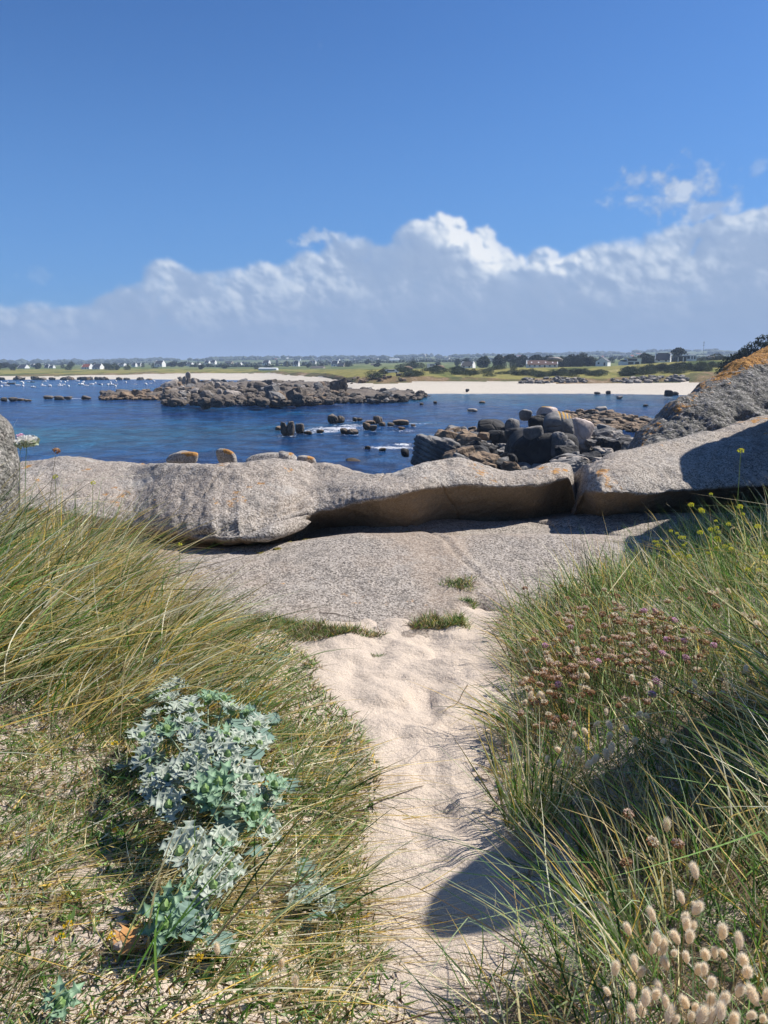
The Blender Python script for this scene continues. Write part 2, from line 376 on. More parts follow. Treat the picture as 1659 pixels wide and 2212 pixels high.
def water_mat():
    m, g = newmat('sea_water'); p = g.n('NewGeometry').outputs['Position']
    st = g.n('VectorMath', {0: p, 1: (0.8, 0.62, 1.0)}, operation='MULTIPLY').outputs[0]
    big = g.noise(g.n('VectorMath', {0: p, 1: (0.6, 1.0, 1.0)}, operation='MULTIPLY').outputs[0], 0.035, 4, 0.6)
    sh = g.n('Attribute', attribute_name='shallow').outputs['Fac']
    c = g.ramp(big, [(0.35, (0.001, 0.026, 0.125)), (0.52, (0.001, 0.056, 0.185)), (0.68, (0.003, 0.095, 0.20))])
    c = g.mix(g.math('MULTIPLY', sh, g.ss(big, 0.3, 0.6, 0.5, 1.0)), c, (0.008, 0.095, 0.155))
    fo = g.n('Attribute', attribute_name='foam').outputs['Fac']
    fn = g.noise(g.n('VectorMath', {0: p, 1: (1.0, 0.5, 1)}, operation='MULTIPLY').outputs[0], 1.1, 8, 0.80, 1.6)
    fm = g.ss(g.math('ADD', g.math('MULTIPLY', fo, 1.12), g.math('MULTIPLY', g.math('SUBTRACT', fn, 0.5), 4.2)), 0.55, 1.05, 0, 0.92)
    fm = g.math('MULTIPLY', fm, g.math('GREATER_THAN', fo, 0.02))
    c = g.mix(fm, c, (0.80, 0.82, 0.83))
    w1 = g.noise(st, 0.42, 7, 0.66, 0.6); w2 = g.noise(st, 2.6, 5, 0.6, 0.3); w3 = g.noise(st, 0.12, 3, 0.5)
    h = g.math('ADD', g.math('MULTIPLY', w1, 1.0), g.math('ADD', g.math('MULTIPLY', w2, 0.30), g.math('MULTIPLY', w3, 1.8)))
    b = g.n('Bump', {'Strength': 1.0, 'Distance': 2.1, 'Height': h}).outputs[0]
    c = g.mix(fm, g.mix(g.ss(w1, 0.40, 0.62, 0.0, 1.0), g.mix(1.0, c, (0.50, 0.55, 0.62), 'MULTIPLY'), g.mix(1.0, c, (1.9, 1.6, 1.45), 'MULTIPLY')), c)  # ripple light and dark painted into the water colour by wave noise
    rough = g.mix(fm, (0.16, 0.16, 0.16), (0.9, 0.9, 0.9))
    return finish(m, g, c, rough, b, 0.20, extra={'IOR': 1.33})
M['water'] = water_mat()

# ------------------------------------------------------------------ the foreground ground
def W(x, y, z=6.42):
    p = atZ(x, y, z); return float(p[0]), float(p[1])
_L = [W(x, y) for x, y in [(900, 2700), (860, 2212), (830, 2100), (790, 2000), (785, 1900), (775, 1800), (790, 1700), (765, 1600), (715, 1500), (675, 1420), (560, 1350)]] + [(-1.25, 5.2), (-2.1, 6.3), (-2.9, 7.2), (-3.2, 12)]
_R = [W(x, y) for x, y in [(900, 2700), (930, 2212), (1000, 2130), (1090, 2050), (1140, 1950), (1120, 1850), (1090, 1750), (1100, 1650), (1090, 1550), (1080, 1450), (1065, 1380), (1080, 1330)]] + [(1.35, 5.3), (1.95, 6.0), (2.3, 6.6), (4.2, 7.2), (5, 12)]
_L = np.array(_L); _R = np.array(_R)
def Ledge(y): return np.interp(y, _L[:, 1], _L[:, 0])
def Redge(y): return np.interp(y, _R[:, 1], _R[:, 0])
def G(x, y):
    x = np.asarray(x, float); y = np.asarray(y, float)
    wob = 0.10 * fb2(x, y, 2.2, 3, 3)
    dl = Ledge(y) - x + wob; dr = x - Redge(y) + wob
    z = 6.40 + 0.035 * np.clip(y - 4.2, 0, 3.5)
    z = z + 0.17 * smooth(dl, 0, 0.8) + 0.20 * smooth(dl, 0.7, 2.6) * smooth(y, 1.5, 3.5)
    z = z + 0.17 * smooth(dr, 0, 0.8) + 0.16 * smooth(dr, 0.6, 2.2) * smooth(y, 1.5, 3.5)
    z = z + 0.05 * fb2(x, y, 1.3, 3, 11) + 0.022 * fb2(x, y, 5.5, 3, 12)
    d2 = smooth(np.minimum(-dl, -dr), 0.0, 0.25)         # scuffed, walked-over sand
    z = z + d2 * (0.045 * fb2(x, y * 0.8, 4.2, 2, 21) + 0.03 * fb2(x, y, 10, 3, 23) - 0.022 * smooth(fb2(x, y * 0.7, 5.5, 1, 24), 0.16, 0.24))
    return z
def axis(parts):
    out = []
    for a, b, n in parts: out += list(np.linspace(a, b, n, endpoint=False))
    return np.array(out + [parts[-1][1]])
gx = axis([(-40, -8, 20), (-8, -3.2, 26), (-3.2, -1.6, 50), (-1.6, 1.8, 150), (1.8, 3.4, 50), (3.4, 9, 26), (9, 40, 20)])
gy = axis([(-30, -2, 20), (-2, 1.2, 20), (1.2, 4.8, 180), (4.8, 9.2, 90)])
X, Yg = np.meshgrid(gx, gy, indexing='ij'); Z = G(X, Yg)
lit_ = smooth(np.maximum(Ledge(Yg) - X, X - Redge(Yg)), -0.02, 0.35) * (0.16 + 1.1 * (fb2(X, Yg, 2.4, 3, 31) + 0.05)) + 0.45 * smooth(X - Redge(Yg), 0.0, 0.2)
me = mesh('sand_ground', np.stack([X, Yg, Z], -1).reshape(-1, 3), grid_faces(*X.shape)[:, ::-1], M['sand'], attrs={'litter': lit_.ravel()})
tag(obj('sandy_ground', me), kind='structure')

# ------------------------------------------------------------------ shore slope behind the boulders, sea bed side
sx = np.linspace(-120, 160, 150); sy = axis([(8.6, 20, 24), (20, 60, 50), (60, 330, 60)])
X, Yg = np.meshgrid(sx, sy, indexing='ij')
right = smooth(X - 0.52 * Yg, 0, 14)
z = 6.1 * (1 - smooth(Yg, 8, 34)) ** 1.3 - 1.4 * smooth(Yg, 20, 40)
z = z * (1 - right) + right * np.clip(5.6 - 0.006 * Yg, 2, 9) + 0.5 * fb2(X, Yg, 0.25, 4, 5) * smooth(Yg, 9, 14)
z = np.minimum(z, 6.2)
me = mesh('rocky_shore', np.stack([X, Yg, z], -1).reshape(-1, 3), grid_faces(*X.shape)[:, ::-1], M['tor'])
tag(obj('rocky_shore', me), kind='structure')

# ------------------------------------------------------------------ swept boulders
def catmull(ctrl, n):
    K = ctrl.shape[1]; t = np.linspace(0, K - 1 - 1e-6, n); i = t.astype(int); f = t - i
    Pm = lambda j: ctrl[:, np.clip(j, 0, K - 1)]
    f = f[None, :, None]
    a, b, c, d = Pm(i - 1), Pm(i), Pm(i + 1), Pm(i + 2)
    return 0.5 * (2 * b + (c - a) * f + (2 * a - 5 * b + 4 * c - d) * f * f + (3 * b - a - 3 * c + d) * f ** 3)
def sweep(name, ctrl, nv, mat, noise_amps, seed, lich=None, ends=(0.05, 0.05), cracks=None, brown_shade_on=1.0):
    nu = ctrl.shape[0]
    S = catmull(ctrl, nv)
    u = np.linspace(0, 1, nu); s = np.ones(nu)
    for e, uu in ((ends[0], u), (ends[1], 1 - u)):
        if e > 0: s *= np.where(uu < e, np.sqrt(np.clip(1 - ((e - uu) / e) ** 2, 0, 1)), 1)
    cen = S.mean(1, keepdims=True); cen[..., 2] = S[..., 2].min(1, keepdims=True)
    S = cen + (S - cen) * (0.02 + 0.98 * s)[:, None, None]
    N = grid_normals(S)
    cc = S.reshape(-1, 3).mean(0); 
    if ((S - cc) * N).sum() < 0: N = -N
    d = 0
    for amp, sc, oc in noise_amps: d = d + amp * fbm(S * sc, oc, seed); seed += 5
    if cracks is not None: d = d + cracks(S)
    S = S + N * d[..., None]
    li = lich(S, N) if lich is not None else np.zeros(S.shape[:2])
    vv = np.linspace(0, 1, nv)[None] * (ctrl.shape[1] - 1) + 0.12 * fbm(S * 5, 3, 5); brown_shade = smooth(vv, 6.15, 6.5) * (ctrl.shape[1] == 11) * brown_shade_on  # mask below the lip: brown stone plus painted overhang shade
    V = S.reshape(-1, 3); org = np.array([*V[:, :2].mean(0), V[:, 2].min()])
    me = mesh(name, V, grid_faces(nu, nv), mat, origin=org, attrs={'lichen': li.ravel(), 'brown_shade': (brown_shade + 0 * li).ravel()})
    return obj(name, me, loc=org)

NU = 520
# long left boulder with the overhang
xs = np.linspace(20, 1262, NU)
crest = gsm(poly([(20, 1000), (50, 995), (100, 991), (135, 985), (200, 992), (240, 997), (300, 1000), (430, 1002), (500, 1001), (545, 997), (580, 993), (600, 992), (640, 996), (665, 1001),
    (720, 1003), (760, 1012), (800, 1022), (850, 1020), (885, 1011), (920, 1000), (960, 993), (990, 990), (1020, 996), (1060, 1011), (1100, 1019), (1150, 1015), (1172, 1004), (1195, 998), (1225, 1000), (1262, 1012)], xs), 4)
lip = gsm(poly([(20, 1090), (200, 1108), (300, 1128), (340, 1140), (430, 1152), (520, 1156), (590, 1144), (640, 1122), (660, 1104), (700, 1098), (760, 1086), (850, 1069), (950, 1051), (1000, 1044), (1060, 1049), (1150, 1050), (1200, 1036), (1262, 1026)], xs), 5)
base = gsm(poly([(20, 1150), (300, 1152), (380, 1170), (450, 1181), (520, 1184), (600, 1171), (680, 1145), (760, 1146), (820, 1152), (900, 1146), (960, 1130), (1080, 1122), (1150, 1120), (1200, 1112), (1262, 1108)], xs), 5)
lip = lip + 5 * fb2(xs, 0 * xs, 0.035, 4, 71) * smooth(xs, 200, 330)
Yb = atZ(xs, base, 6.555)[:, 1]
over = gsm(poly([(20, 0.02), (280, 0.05), (340, 0.22), (450, 0.30), (560, 0.30), (650, 0.36), (760, 0.44), (1000, 0.50), (1200, 0.46), (1262, 0.32)], xs), 6)
Yl = Yb - over + 0.06; Yc = Yl + gsm(poly([(20, 1.5), (300, 1.25), (600, 1.05), (800, 0.66), (1000, 0.56), (1200, 0.52), (1262, 0.5)], xs), 6)
pC = atY(xs, crest, Yc); pL = atY(xs, lip, Yl); pB = atY(xs, base, Yb + 0.10); pB[:, 2] = 6.52
pM1 = pC * 0.66 + pL * 0.34; pM1[:, 2] += 0.024; pM2 = pC * 0.24 + pL * 0.76; pM2[:, 2] += 0.046
pU = pL + np.stack([0 * xs, over * 0.24, -0.085 - 0 * xs], -1)
pV = pL * 0.40 + pB * 0.60 + np.stack([0 * xs, over * 0.06, 0 * xs], -1)
pC2 = pC + [0, 0.35, -0.11]; pC3 = pC + [0, 0.8, -0.5]; pC4 = pC + [0, 0.9, -1.3]
ctrl = np.stack([pC4, pC3, pC2, pC, pM1, pM2, pL, pU, pV, pB, pB + [0, 0.02, -0.25]], 1)
def crackA(S):
    # shallow diagonal seam and the folded ledge at the left hollow
    d = 0
    px = S[..., 0] / S[..., 1]
    l1 = np.abs((S[..., 2] - 7.02) - 0.10 * (S[..., 0] + 1.3) - 0.02 * np.sin(S[..., 0] * 9))
    d = d - 0.014 * np.exp(-(l1 / 0.010) ** 2) * ((S[..., 0] > -1.4) & (S[..., 0] < -0.6))
    for (xa, sl_, ww) in [(-1.55, 0.55, 0.006), (0.55, -0.5, 0.007), (-0.15, 0.9, 0.006)]:
        q = S[..., 0] - xa - sl_ * (S[..., 2] - 6.9) - 0.03 * fbm(S * 6, 2, 3); d = d - 0.02 * np.exp(-(q / ww) ** 2) * smooth(fbm(S * 2.5, 2, 5), -0.15, 0.05)
    for k, (z0, s) in enumerate([(6.735, 0.10), (6.775, 0.20), (6.81, 0.26)]):
        q = (S[..., 2] - z0) - s * (S[..., 0] + 1.05)
        m_ = smooth(S[..., 0], -1.65, -1.2) * (1 - smooth(S[..., 0], -0.72, -0.60))
        d = d - 0.045 * np.exp(-(q / 0.016) ** 2) * m_ * (S[..., 1] < 7.4)
    return d
def lichA(S, N):
    return 0.50 * smooth(N[..., 2], 0.4, 0.9) * smooth(fbm(S * 3.3, 3, 99), 0.12, 0.35) + 0.02
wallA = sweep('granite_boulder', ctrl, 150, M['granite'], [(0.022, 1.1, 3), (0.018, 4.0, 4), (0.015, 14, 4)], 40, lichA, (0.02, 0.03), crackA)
for k, (pts_, r0_) in enumerate([([(520, 1164, 0.0), (580, 1153, -0.05), (630, 1140, -0.06), (672, 1127, 0.02)], 0.062), ([(560, 1143, 0.03), (610, 1134, 0.0), (650, 1122, 0.0), (668, 1114, 0.06)], 0.036)]):
    xs5 = np.linspace(pts_[0][0], pts_[-1][0], 40); a5 = np.array(pts_)
    yl5 = np.interp(xs5, xs, Yl) + np.interp(xs5, a5[:, 0], a5[:, 2]) - 0.02
    c5 = atY(xs5, np.interp(xs5, a5[:, 0], a5[:, 1]), yl5); t5 = np.linspace(0, 1, 40); rr5 = r0_ * np.sqrt(np.clip(t5 / 0.45, 0.0001, 1)) * (0.25 + 0.75 * np.sin(np.pi * np.clip(t5 * 0.75 + 0.25, 0, 1)) ** 0.5) * np.sqrt(np.clip((1.001 - t5) / 0.1, 0, 1))
    th5 = np.linspace(0, 2 * np.pi, 24, endpoint=False)
    V5 = c5[:, None] + rr5[:, None, None] * np.stack([0 * th5, np.cos(th5) * 1.6, np.sin(th5)], -1)[None]
    V5 = V5 + 0.010 * fbm(V5 * 12, 3, 91)[..., None]
    me = mesh('rock_fold', V5.reshape(-1, 3) - np.array(wallA.location), grid_faces(40, 24, wrap=True)[:, ::-1], M['granite'], attrs={'lichen': np.zeros(960)})
    obj('rock_fold', me, wallA)
tag(wallA, 'long low pale granite boulder with deep shaded overhang, spanning left and centre beyond the slab', 'boulder')

# right boulder, partly shaded
xs = np.linspace(1236, 1900, 300)
crest = gsm(poly([(1236, 1012), (1260, 1003), (1290, 993), (1350, 971), (1400, 959), (1480, 943), (1560, 926), (1600, 912), (1660, 899), (1750, 880), (1900, 880)], xs), 4)
lip = gsm(poly([(1236, 1052), (1270, 1052), (1300, 1060), (1400, 1062), (1450, 1056), (1560, 1046), (1660, 1042), (1900, 1040)], xs), 5)
base = gsm(poly([(1236, 1106), (1262, 1118), (1290, 1130), (1350, 1124), (1450, 1111), (1560, 1100), (1660, 1096), (1900, 1095)], xs), 5)
lip = lip + 5 * fb2(xs, 0 * xs, 0.035, 4, 72)
Yb = atZ(xs, base, 6.58)[:, 1]; over = poly([(1236, 0.25), (1300, 0.55), (1900, 0.65)], xs)
Yl = Yb - over + 0.06; Yc = Yl + poly([(1236, 0.6), (1400, 1.15), (1660, 1.8), (1900, 1.8)], xs)
pC = atY(xs, crest, Yc); pL = atY(xs, lip, Yl); pB = atY(xs, base, Yb + 0.12); pB[:, 2] = 6.52
pM1 = pC * 0.66 + pL * 0.34; pM1[:, 2] += 0.04; pM2 = pC * 0.30 + pL * 0.70; pM2[:, 2] += 0.075
pU = pL + np.stack([0 * xs, over * 0.24, -0.085 - 0 * xs], -1)
pV = pL * 0.40 + pB * 0.60 + np.stack([0 * xs, over * 0.06, 0 * xs], -1)
ctrl = np.stack([pC + [0, 0.9, -1.3], pC + [0, 0.8, -0.45], pC + [0, 0.35, -0.12], pC, pM1, pM2, pL, pU, pV, pB, pB + [0, 0.02, -0.25]], 1)
def lichB(S, N): return 0.56 * smooth(N[..., 2], 0.3, 0.8) * smooth(fbm(S * 2.6, 3, 77), 0.08, 0.3) + 0.02
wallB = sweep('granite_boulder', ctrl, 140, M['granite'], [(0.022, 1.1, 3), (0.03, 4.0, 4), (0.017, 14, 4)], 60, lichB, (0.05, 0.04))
tag(wallB, 'pale granite boulder with orange lichen spots, half in dark shadow at the right edge', 'boulder')

# big lichen-topped boulder behind on the right
xs = np.linspace(1362, 2300, 330)
crest = gsm(poly([(1362, 958), (1385, 935), (1410, 912), (1440, 886), (1480, 862), (1520, 839), (1560, 812), (1600, 786), (1630, 769), (1660, 757), (1720, 732), (1800, 712), (1900, 706), (2050, 760), (2200, 850), (2300, 960)], xs), 4)
bse = 0 * xs + 985
Yb = 0 * xs + 9.9 + 0.0 * xs; Yc = 10.6 + 2.2 * smooth(xs, 1362, 1900)
pC = atY(xs, crest, Yc); pB = atY(xs, bse, Yb)
mid = lambda t, up: (pC * (1 - t) + pB * t) + np.stack([-0.25 * up + 0 * xs, -0.5 * up + 0 * xs, 0.55 * up * smooth(xs, 1362, 1500)], -1)
ctrl = np.stack([pC + [0.4, 2.0, -2.2], pC + [0.2, 1.5, -0.9], pC + [0.1, 0.6, -0.12], pC, mid(0.2, 0.06), mid(0.42, 0.10), mid(0.65, 0.10), mid(0.85, 0.06), pB, pB + [0, 0.3, -0.6]], 1)
def grooves(S):
    q = S[..., 0] * 0.85 + S[..., 2] * 0.75
    h = np.interp(S[..., 0], pC[:, 0], pC[:, 2]) - S[..., 2]
    d = -0.11 * np.exp(-((q - 10.15 - 0.10 * np.sin(S[..., 2] * 4)) / 0.11) ** 2) - 0.08 * np.exp(-((q - 9.55) / 0.10) ** 2) - 0.10 * np.exp(-((q - 10.9) / 0.14) ** 2)
    return d * smooth(S[..., 2], 6.7, 7.1) * smooth(h, 0.25, 0.6) * (S[..., 1] < 11.4)
def lichC(S, N):
    h = np.interp(S[..., 0], pC[:, 0], pC[:, 2]) - S[..., 2]
    rt = 0.56 + 0.44 * smooth(S[..., 0], 4.4, 5.6)
    return rt * 0.60 * (1 - smooth(h, 0.0, 0.16)) + rt * 0.34 * (1 - smooth(h, 0.05, 0.6)) + 0.12 * smooth(fbm(S * 2, 3, 7), 0.1, 0.4) + 0.1 * smooth(S[..., 0], 5.2, 6.2)
bigR = sweep('granite_boulder', ctrl, 190, M['granite_grey'], [(0.12, 1.0, 3), (0.07, 3.4, 5), (0.03, 15, 3)], 80, lichC, (0.03, 0.05), grooves)
tag(bigR, 'huge grey weathered boulder with bright orange lichen along its crest, at right', 'boulder')

# ------------------------------------------------------------------ granite slab
gx = axis([(-3.6, 4.6, 300)]); gy = axis([(3.7, 9.0, 210)])
X, Yg = np.meshgrid(gx, gy, indexing='ij')
def slabz(x, y):
    z = 6.395 + 0.115 * (y - 4.35) + 0.05 * np.exp(-((x + 0.2) / 1.2) ** 2) * smooth(y, 4.2, 5.4)
    z = z + 0.07 * smooth(y - (4.9 + 0.1 * x), 0, 0.9) * (1 - smooth(y, 5.9, 6.5)) + 0.05 * np.exp(-(((x - 1.0) / 0.7) ** 2 + ((y - 6.2) / 0.5) ** 2))
    front = np.interp(x, [-4, -1.6, -0.9, -0.35, 0.1, 0.42, 0.62, 0.85, 1.4, 2.0, 5], [5.2, 5.2, 4.55, 4.35, 4.30, 4.62, 5.0, 4.72, 4.9, 5.6, 5.8])
    z = z - 0.30 * (1 - smooth(y - front, -0.45, 0.10)) ** 1.5
    q = x - (0.12 + (y - 6.9) * -0.34 + 0.05 * fb2(x, y, 3, 3, 57)); z = z - 0.035 * np.exp(-(q / 0.035) ** 2) * smooth(y, 4.9, 5.3) - 0.04 * smooth(q, 0.0, 0.14) * (1 - smooth(x, 0.8, 2.0))      # diagonal step
    q = np.abs(x - (1.55 + (6.9 - y) * 0.9)); z = z - 0.07 * np.exp(-(q / 0.05) ** 2) * smooth(y, 5.8, 6.2)
    z = z - 0.12 * smooth(y, 5.9, 6.6) * (1 - 0.5 * smooth(x, 1.3, 2.2)) - 0.25 * np.clip(y - 7.0, 0, 2)
    z = z - 0.09 * (1 - smooth(x, -1.0, -0.1)) * smooth(y, 5.3, 5.9)
    z = z + 0.045 * fb2(x, y, 0.9, 3, 50) + 0.012 * fb2(x, y, 5, 3, 51) + 0.004 * fb2(x, y, 22, 2, 52)
    return z
Z = slabz(X, Yg)
me = mesh('granite_slab', np.stack([X, Yg, Z], -1).reshape(-1, 3), grid_faces(*X.shape)[:, ::-1], M['granite_slab'], origin=(0.3, 6, 6.4), attrs={'lichen': (0.30 * smooth(fb2(X, Yg, 1.6, 3, 8), 0.1, 0.4) + 0.02).ravel()})
tag(obj('granite_slab', me, loc=(0.3, 6, 6.4)), 'broad pale granite slab sloping between the sand path and the overhanging boulder', 'rock slab')

# ------------------------------------------------------------------ loose rocks
_ico = {}
def ico(n):
    if n not in _ico:
        bm = bmesh.new(); bmesh.ops.create_icosphere(bm, subdivisions=n, radius=1)
        bm.verts.ensure_lookup_table()
        _ico[n] = (np.array([v.co[:] for v in bm.verts]), np.array([[v.index for v in f.verts] for f in bm.faces])); bm.free()
    return _ico[n]
def rock_shape(seed, sub=3, k=10, planes=13, rough=0.07, grooves=None):
    r = np.random.default_rng(seed); D, Fc = ico(sub)
    n = r.normal(size=(planes, 3)); n /= np.linalg.norm(n, axis=1, keepdims=True); n = np.vstack([n, [0, 0, 1], [0, 0, -1], [1, 0, 0], [-1, 0, 0], [0, 1, 0], [0, -1, 0]])
    d = np.concatenate([r.uniform(0.72, 1.0, planes), r.uniform(0.85, 1.0, 6)])
    q = np.clip(D @ n.T / d, 0, None)
    rad = (q ** k).sum(1) ** (-1 / k)
    rad = rad * (1 + rough * 2 * fbm(D * 1.6 + seed, 4, seed))
    V = D * rad[:, None]
    if grooves is not None:
        g_ = grooves(V); V = V * (1 + g_)[:, None]
    V /= np.abs(V).max(0)                                   # fills the unit box
    return V, Fc
NV = 16
rock_V = [rock_shape(100 + i, 3, k=[30, 44, 60, 26][i % 4], rough=[0.10, 0.13, 0.11, 0.15][i % 4], planes=[7, 9, 11, 8][i % 4]) for i in range(NV)]
_rm = {}
def rock_me(i, mat):
    if (i, mat) not in _rm:
        V, Fc = rock_V[i]; _rm[(i, mat)] = mesh('rock', V + [0, 0, 0.75], Fc, M[mat], smooth=False, attrs={'lichen': np.zeros(len(V))})
    return _rm[(i, mat)]
def place_rock(x0, x1, y0, y1, Y, mat, label, cat='rock', name='rock', group=None, seed=None, depth=0.8, zrot=None, tilt=0.0, sub=None, k=12, rough=0.08, lich=None, grooves=None, sink=0.12):
    """a rock seen between x0..x1 and y0 (top)..y1 (base) standing at distance Y"""
    a = atY((x0 + x1) / 2, y1, Y); b = atY((x0 + x1) / 2, y0, Y)
    hw = (x1 - x0) / 2 / F_OV * (Y * _cp + (EYE - a[2]) * _sp) ; h = (b[2] - a[2]) * (1 + sink)
    seed = seed if seed is not None else random.randrange(10 ** 6)
    rz = zrot if zrot is not None else 0.0
    if sub:
        V, Fc = rock_shape(seed, sub, k, rough=rough, grooves=grooves)
        V = V * [hw, hw * depth, h / 2]; V[:, 2] += h / 2
        li = lich(V / [hw, hw * depth, h]) if lich else np.zeros(len(V))
        me = mesh(name, V, Fc, M[mat], attrs={'lichen': li})
        o = obj(name, me, loc=(a[0], Y, a[2] - h * sink), rot=(0, tilt, rz))
    else:
        me = rock_me(seed % NV, mat)
        o = obj(name, me, loc=(a[0], Y, a[2] - h * sink), rot=(0, tilt, rz), scale=(hw, hw * depth, h / 1.75))
    return tag(o, label, cat, group)
def yb(y, z=0.0):
    return float(atZ(829.5, y, z)[1])

# boulders near the wall
place_rock(-330, 49, 868, 1290, 4.9, 'granite_side', 'tall rough grey boulder cut off by the left edge, behind the marram grass', 'boulder', 'granite_boulder', seed=5, sub=6, k=7, rough=0.05, depth=0.8)
ltop = lambda c0: (lambda V: c0 * smooth(V[:, 2], 0.45, 0.95) * smooth(V[:, 0], -0.5, 0.5))
place_rock(359, 433, 974, 1006, 10.6, 'granite', 'double-humped boulder with pale top on the left skyline of the long boulder', 'boulder', 'granite_boulder', seed=23, sub=4, lich=ltop(0.85))
place_rock(466, 512, 966, 1004, 10.2, 'granite', 'upright rounded boulder with yellow lichen cap on the skyline', 'boulder', 'granite_boulder', seed=31, sub=4, lich=ltop(1.4), k=6)
place_rock(532, 640, 975, 1012, 9.0, 'granite', 'pale humped granite block forming the highest point behind the long boulder', 'boulder', 'granite_boulder', seed=44, sub=5, k=8, rough=0.04, depth=0.7)
place_rock(600, 642, 975, 1002, 8.6, 'granite', 'small lichen-spotted stone leaning on the humped crest of the long boulder', 'boulder', 'granite_boulder', seed=37, sub=4, lich=ltop(0.9))
place_rock(641, 686, 984, 1006, 9.4, 'granite', 'low stone with yellow lichen just right of the humped crest', 'boulder', 'granite_boulder', seed=38, sub=4, lich=ltop(1.1))
# boulders out of the frame to the right: they throw the shadows seen on the path and on the right boulder
def free_rock(loc, size, mat, seed, label, sub=5, k=7):
    V, Fc = rock_shape(seed, sub, k, rough=0.04); V = V * size; V[:, 2] += size[2]
    me = mesh('granite_boulder', V, Fc, M[mat], attrs={'lichen': np.zeros(len(V))})
    return tag(obj('granite_boulder', me, loc=loc), label, 'boulder')
free_rock((6.25, 8.7, 6.2), (1.25, 1.0, 1.95), 'granite_side', 73, 'second tall granite boulder outside the right edge, behind the first')
free_rock((5.42, 6.9, 6.2), (1.35, 1.15, 1.9), 'granite_side', 71, 'tall granite boulder just outside the right edge beside the shaded boulder')
free_rock((2.36, 3.0, 6.3), (0.46, 0.32, 1.31), 'granite_side', 72, 'granite boulder outside the lower right edge that shades the path')

# ---- the tor: large near rocks in the sea, right of centre
def stripes(V):
    q = V[:, 2] * 4.2 + V[:, 0] * 1.5 + 0.5 * np.sin(V[:, 0] * 2.2)
    s = np.abs((q % 1.0) - 0.5) * 2
    return -0.16 * smooth(1 - s, 0.6, 1.0) + 0.03 * np.sin(V[:, 0] * 9)
def vstripes(V):
    q = V[:, 0] * 2.4 + 0.7 * V[:, 2]; s = np.abs((q % 1.0) - 0.5) * 2
    return -0.16 * smooth(1 - s, 0.72, 1.0)
TOR = [
 # x0, x1, ytop, ybase, Y, mat, sub, k, rough, depth, tilt, label
 (883, 1004, 942, 1010, 57, 'tor', 5, 12, 0.05, 0.9, 0.10, 'dark slanting rock scored with wavy parallel furrows, left end of the tor'),
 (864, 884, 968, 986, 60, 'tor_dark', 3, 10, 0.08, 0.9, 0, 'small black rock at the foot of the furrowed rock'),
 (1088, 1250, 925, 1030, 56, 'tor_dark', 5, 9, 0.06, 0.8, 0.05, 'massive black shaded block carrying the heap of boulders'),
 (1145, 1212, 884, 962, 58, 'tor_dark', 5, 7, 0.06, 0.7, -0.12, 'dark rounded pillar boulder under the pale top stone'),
 (1160, 1206, 877, 902, 58.5, 'tor_pale', 4, 8, 0.05, 0.9, 0.0, 'pale cap stone on top of the tor'),
 (1168, 1240, 884, 941, 55.5, 'tor', 5, 6, 0.03, 0.8, 0.10, 'big oval perched boulder with orange streaks down its side'),
 (1118, 1146, 882, 906, 58, 'tor', 4, 7, 0.10, 0.9, 0.1, 'small knobbly boulder sticking out left of the tor top'),
 (1198, 1262, 894, 966, 58.5, 'tor_pale', 5, 9, 0.05, 0.5, 0.45, 'pale pink leaning slab behind the perched boulder'),
 (1136, 1186, 918, 965, 54.5, 'tor', 4, 9, 0.06, 0.6, -0.2, 'grey upright slab with a light edge below the perched boulder'),
 (1182, 1222, 930, 985, 54, 'tor', 4, 8, 0.1, 0.8, 0.1, 'grey ribbed column right of the black block'),
 (1208, 1242, 945, 1005, 53.5, 'tor', 4, 8, 0.12, 0.8, 0, 'grey lumpy column at the right foot of the tor'),
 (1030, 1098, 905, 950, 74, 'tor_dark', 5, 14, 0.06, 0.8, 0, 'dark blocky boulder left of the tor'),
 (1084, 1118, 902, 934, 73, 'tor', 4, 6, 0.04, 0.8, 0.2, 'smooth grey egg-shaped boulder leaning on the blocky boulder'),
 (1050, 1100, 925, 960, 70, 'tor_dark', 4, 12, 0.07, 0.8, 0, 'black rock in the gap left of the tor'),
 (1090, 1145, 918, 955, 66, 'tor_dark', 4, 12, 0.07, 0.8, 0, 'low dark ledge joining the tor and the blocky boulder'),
 (1028, 1056, 932, 952, 68, 'brown', 4, 12, 0.07, 0.8, 0.1, 'tan wedge-shaped boulder below the blocky boulder'),
 (1000, 1057, 966, 984, 60, 'brown', 4, 14, 0.03, 1.2, 0.02, 'flat orange-brown rock slab by the furrowed rock'),
]
for i, (x0, x1, y0, y1, Y, mat, sub, k, ro, dp, tl, lb) in enumerate(TOR):
    gr = stripes if i == 0 else (None)
    li = (lambda V: 1.15 * smooth(V[:, 2], 0.55, 0.9) * (np.abs(((V[:, 0] * 4.2) % 1.0) - 0.5) < 0.24) * (V[:, 0] > -0.2)) if i == 5 else ((lambda V: 0.8 * smooth(V[:, 2], 0.8, 1.0)) if i == 4 else None)
    place_rock(x0, x1, y0, y1, Y, mat, lb, 'rock', 'tor_boulder', seed=300 + i, sub=sub, k=k, rough=ro, depth=dp, tilt=tl, grooves=gr, lich=li)
